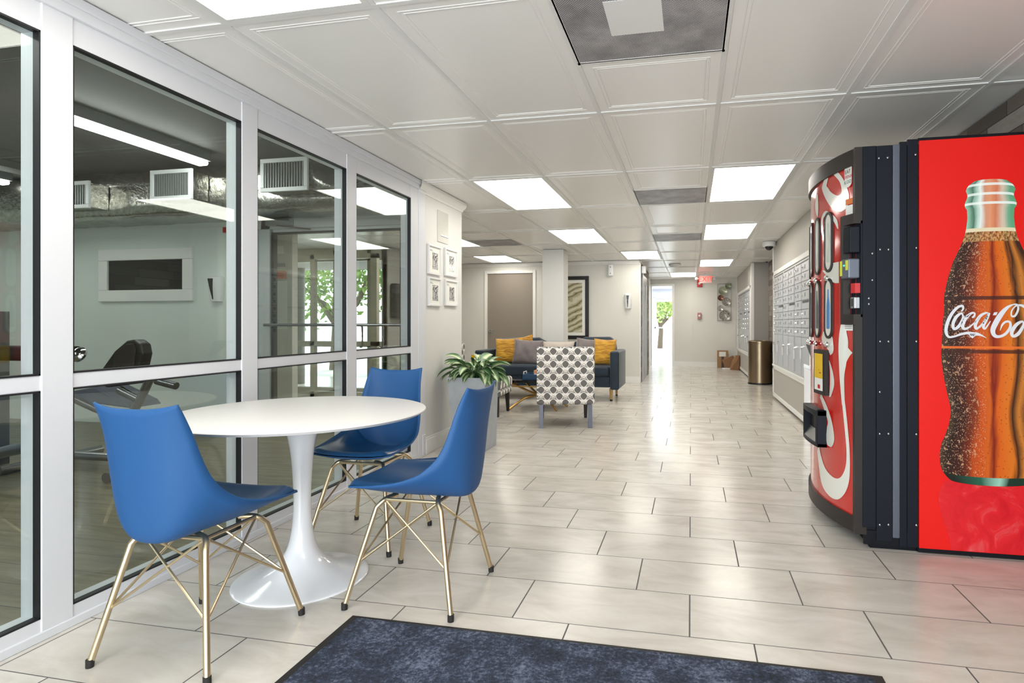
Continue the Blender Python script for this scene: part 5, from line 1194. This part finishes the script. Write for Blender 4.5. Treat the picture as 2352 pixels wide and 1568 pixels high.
# lobby storefront door handles, pay phone and number plate beyond the glass door
a = MB()
for px in (830, 878):
    p = ony(px, 765, 6.9); a.tube([(p.x, 6.99, p.z+.13), (p.x, 6.9, p.z+.13), (p.x, 6.9, p.z-.13), (p.x, 6.99, p.z-.13)], .014, 8)
p = ony(850, 765, 7.0); a.box(p.x-.22, p.x-.16, 6.98, 7.03, 0, 1.97); 
xl = ony(775, 700, 7.0).x; xr = ony(867, 700, 7.0).x
hd = MB(); hd.box(xr-.09, xr, 6.98, 7.05, 0, 1.97); hd.box(xl-.4, xl-.34, 6.98, 7.05, 0, 1.97); hd.box(xl-.4, xr, 6.98, 7.05, 1.91, 1.97); hd.box(xl-.4, xr, 6.98, 7.05, .74, .80); hd.box(xl-.4, xr, 6.98, 7.05, 0, .12)
t = thing('lobby_door', 'beige framed glass lobby door with curved handles seen through the exercise room', 'door', ((xl+xr)/2, 7.0, 0))
hd.build('door_frame', 'beige_alu', t, smooth=False)
a = MB(); a.box(xl-.34, xr-.09, 7.01, 7.016, .12, 1.91); a.build('glass_pane', 'glass_door', t, smooth=False)
for px, dx in ((832, .0), (880, .0)):
    p = ony(px, 772, 6.9); a = MB(); a.tube(smooth_path([(p.x-.08, 6.985, p.z+.14), (p.x-.02, 6.9, p.z+.14), (p.x, 6.9, p.z+.11), (p.x, 6.9, p.z-.11), (p.x-.02, 6.9, p.z-.14), (p.x-.08, 6.985, p.z-.14)], 4), .013, 8); a.build('handle', 'steel', t)
p = ony(912, 700, 7.5); t = thing('pay_phone', 'black and grey wall phone seen through the rightmost pane of the glazed partition', 'phone', (-4.24, 9.0, 1.2))
q0 = onx(900, 665, -4.24); q1 = onx(922, 735, -4.24)
a = MB(); a.rbox(-4.25, -4.14, q0.y-.05, q0.y+.45, 1.12, 1.62, .03); a.build('body', 'black', t, merge=True)
a = MB(); a.rbox(-4.15, -4.09, q0.y+.15, q0.y+.4, 1.2, 1.6, .03); a.build('face_plate', 'plastic_grey', t, merge=True)
# notices on the white lobby wall
for q, (px0, px1, py0, py1, mt, lb) in enumerate(((634, 652, 565, 582, 'paper', 'small white notice at the top of the lobby wall seen through the glass door'), (636, 655, 605, 612, 'steel', 'grey strip sign on the lobby wall under the top notice'), (635, 658, 622, 640, 'orange_label', 'orange striped notice on the lobby wall'), (634, 660, 645, 755, 'paper', 'long white printed notice sheet on the lobby wall'))):
    p0 = ony(px0, py0, 6.2); p1 = ony(px1, py1, 6.2); a = MB(); a.box(p0.x, p1.x, 6.19, 6.2, p1.z, p0.z)
    a.thing('wall_notice', mt, lb, 'notice', 'notices on the lobby wall', smooth=False)
# foil duct with three registers
YD = 4.47
t = thing('air_duct', 'silver foil wrapped air duct with white registers under the exercise room ceiling', 'duct', (-5, YD, 2.05))
a = MB(); rnd = random.Random(2); N = 60; P = []
for i in range(N+1):
    x = -8.1+(5.8)*i/N; r_ = []
    for (y, z) in [(YG-.002, 2.045), (4.8, 2.04), (4.62, 2.042), (YD+.02, 2.05), (YD, 2.07), (YD, 2.16), (YD, 2.25), (YD, 2.34), (YD, 2.43), (YD+.03, 2.46), (YG-.002, 2.46)]:
        r_.append(Vector((x, y+rnd.uniform(-.006, .006)*(y < YG-.05), z+rnd.uniform(-.006, .006))))
    P.append(r_)
a.grid(P); a.build('duct_body', 'foil', t, angle=180); duct = t
def register(px0, px1, py0, py1, label):
    yf = 4.27; p0 = ony(px0, py0, yf); p1 = ony(px1, py1, yf); x0, x1, z1, z0 = p0.x, p1.x, p0.z, p1.z
    t = duct; fr_ = MB()
    w = .035
    for q in ((x0, x1, z0, z0+w), (x0, x1, z1-w, z1), (x0, x0+w, z0+w, z1-w), (x1-w, x1, z0+w, z1-w)): fr_.box(q[0], q[1], yf-.004, yf+.02, q[2], q[3])
    t = fr_.build('register', 'plastic_white', duct, smooth=False, bevel=.003)
    a = MB(); a.box(x0+.015, x1-.015, yf+.02, YD-.005, z0+.015, z1-.015); a.build('collar', 'foil', t, smooth=False)
    a = MB(); a.box(x0+w, x1-w, yf+.018, yf+.02, z0+w, z1-w); a.build('backing', 'black', t, smooth=False)
    a = MB(); n = 15
    for i in range(n):
        x = x0+w+(x1-x0-2*w)*(i+.5)/n; a.box(x-.005, x+.004, yf+.002, yf+.018, z0+w, z1-w)
    a.build('louvres', 'plastic_grey', t, smooth=False)
register(345, 440, 392, 456, 'white framed air register in the middle of the foil duct')
register(598, 706, 366, 436, 'white framed air register at the right end of the foil duct')
register(112, 204, 420, 477, 'white framed air register at the left, half hidden by the white mullion')
t = duct
a = MB(); pth = smooth_path([tuple(ony(712, 372, 4.42)), tuple(ony(728, 405, 4.4)), tuple(ony(770, 430, 4.4)), tuple(ony(830, 445, 4.45)), tuple(ony(900, 455, 4.5)), tuple(ony(950, 462, 4.55))], 12); a.tube(pth, [.085+(.012 if i % 2 else 0) for i in range(len(pth))], 20); a.build('flexible_branch', 'foil', t, angle=180)
# strip lights
def strip(xl, y0, y1, z, label):
    t = thing('strip_light', label, 'strip light', (xl, (y0+y1)/2, z), 0, 'exercise room strip lights')
    a = MB(); a.box(xl-.06, xl+.06, y0, y1, z+.02, z+.10); a.build('housing', 'plastic_grey', t, smooth=False)
    a = MB(); a.rbox(xl-.05, xl+.05, y0+.01, y1-.01, z-.02, z+.022, .02); a.build('tube_cover', 'gym_light', t, merge=True)
p = onz(480, 380, 2.4); strip(p.x, p.y-1.26, p.y-.04, 2.4, 'long glowing strip light on the dark exercise room ceiling')
p = onz(50, 428, 2.4); strip(p.x, p.y-1.3, p.y-.12, 2.4, 'short glimpse of a strip light through the leftmost pane')
strip(-3.0, .4, 1.62, 2.4, 'unseen strip light added to light the front of the exercise room'); strip(-5.5, .4, 1.62, 2.4, 'unseen strip light added to light the rear left of the exercise room')  # both out of view, added to brighten the exercise room
# exercise bench machine behind the glass
YM = 3.35
t = thing('exercise_bench', 'grey tubed exercise bench with dark rounded back pad behind the glass', 'exercise machine', (ony(260, 900, YM).x, YM, 0))
def G(px, py, y=YM): return ony(px, py, y)
out = [(232, 848), (262, 806), (290, 782), (308, 779), (322, 790), (326, 812), (318, 850), (312, 880), (240, 890)]
a = MB(); a.prism([G(*q) for q in out], (.02, .07, 0)); a.build('back_pad', 'black', t, smooth=False, bevel=.012)
a = MB(); a.prism([G(*q, YM-.01) for q in ((262, 812), (290, 790), (304, 788), (311, 800), (306, 842), (298, 868), (256, 872))], (.0, .012, 0)); a.build('pad_mesh_panel', 'vm_brown', t, smooth=False, bevel=.006)
a = MB(); a.prism([G(*q) for q in ((165, 898), (215, 888), (290, 925), (300, 938), (165, 920))], (0, .25, 0)); a.build('seat_pad', 'grey_leg', t, smooth=False, bevel=.01)
a = MB()
for pts in ([(345, 868), (330, 900), (315, 930), (295, 948), (240, 945), (160, 910)], [(275, 895), (320, 918)]): a.tube(smooth_path([tuple(G(*q)) for q in pts], 4), .028, 12)
a.tube([G(360, 874), G(405, 886)], .026, 10)
q0 = G(300, 945)
for pts in ([(q0.x, YM, q0.z), (q0.x+.15, YM+.1, .05)], [(q0.x-.6, YM, q0.z-.05), (q0.x-.75, YM+.1, .05)]): a.tube(pts, .03, 12)
a.tube([(q0.x+.15, YM-.3, .035), (q0.x+.15, YM+.4, .035)], .035, 12); a.tube([(q0.x-.75, YM-.3, .035), (q0.x-.75, YM+.4, .035)], .035, 12)
a.tube([(q0.x+.15, YM+.1, .06), (q0.x-.75, YM+.1, .06)], .03, 12)
a.build('tube_frame', 'steel', t, angle=60)
p = G(192, 813, YM-.1); t = thing('weight_bar', 'brown foam roller with a chrome end cap behind the glass, left of the bench pad', 'exercise machine', (p.x-.3, YM-.1, p.z-.06))
a = MB(); a.tube([(p.x-.75, YM-.1, p.z), (p.x-.06, YM-.1, p.z)], .055, 20); a.build('foam_roller', 'vm_brown', t)
a = MB(); mx = Matrix.Rotation(R(60), 4, 'X'); a.lathe([(0, .03), (.03, .028), (.046, .016), (.056, 0), (.05, -.02), (0, -.02)], c=tuple(p+Vector((-.01, -.03, 0))), mx=mx, n=28); a.build('end_cap', 'chrome', t)
a = MB(); a.box(p.x-.8, p.x-.72, YM-.14, YM-.06, 0, p.z+.3); a.build('upright', 'steel', t, smooth=False)
a = MB(); p = G(0, 1040, 2.8); a.tube(smooth_path([(p.x-.9, 2.8, .06), (p.x-.4, 2.8, .1), (p.x+.0, 2.8, p.z), (p.x+.3, 2.8, p.z+.06), (p.x+.32, 2.9, .3), (p.x+.32, 2.95, .03)], 5), .035, 12); a.thing('stepper_frame', 'steel', 'curved silver machine tube low behind the leftmost panes', 'exercise machine')

# ================================================================ LIGHT
w = bpy.data.worlds.new('world'); bpy.context.scene.world = w; w.use_nodes = True
bg = w.node_tree.nodes['Background']; bg.inputs[0].default_value = (.86, .93, 1, 1); bg.inputs[1].default_value = 3.2
sun = bpy.data.lights.new('sun', 'SUN'); sun.energy = 3.0; sun.angle = R(3); so = bpy.data.objects.new('sun', sun); C.objects.link(so); so.rotation_euler = (R(38), R(20), R(160))
def area_lamp(nm, loc, rot, sx__, sy__, e, c):
    l = bpy.data.lights.new(nm, 'AREA'); l.shape = 'RECTANGLE'; l.size = sx__; l.size_y = sy__; l.energy = e; l.color = c
    o = bpy.data.objects.new(nm, l); C.objects.link(o); o.location = loc; o.rotation_euler = rot
area_lamp('entrance_daylight', (-.25, -2.5, 1.05), (R(100), 0, 0), 3.4, 1.9, 130, (.90, .96, 1))
area_lamp('vestibule_fill', (-.6, 16.8, 2.12), (0, 0, 0), 1.4, 3.0, 70, (.95, .98, 1))  # unseen lamp added under the vestibule ceiling to brighten the doorway
sc = bpy.context.scene
sc.view_settings.view_transform = 'Standard'; sc.view_settings.look = 'None'; sc.view_settings.gamma = 1; sc.view_settings.exposure = 0.36; sc.view_settings.use_curve_mapping = False
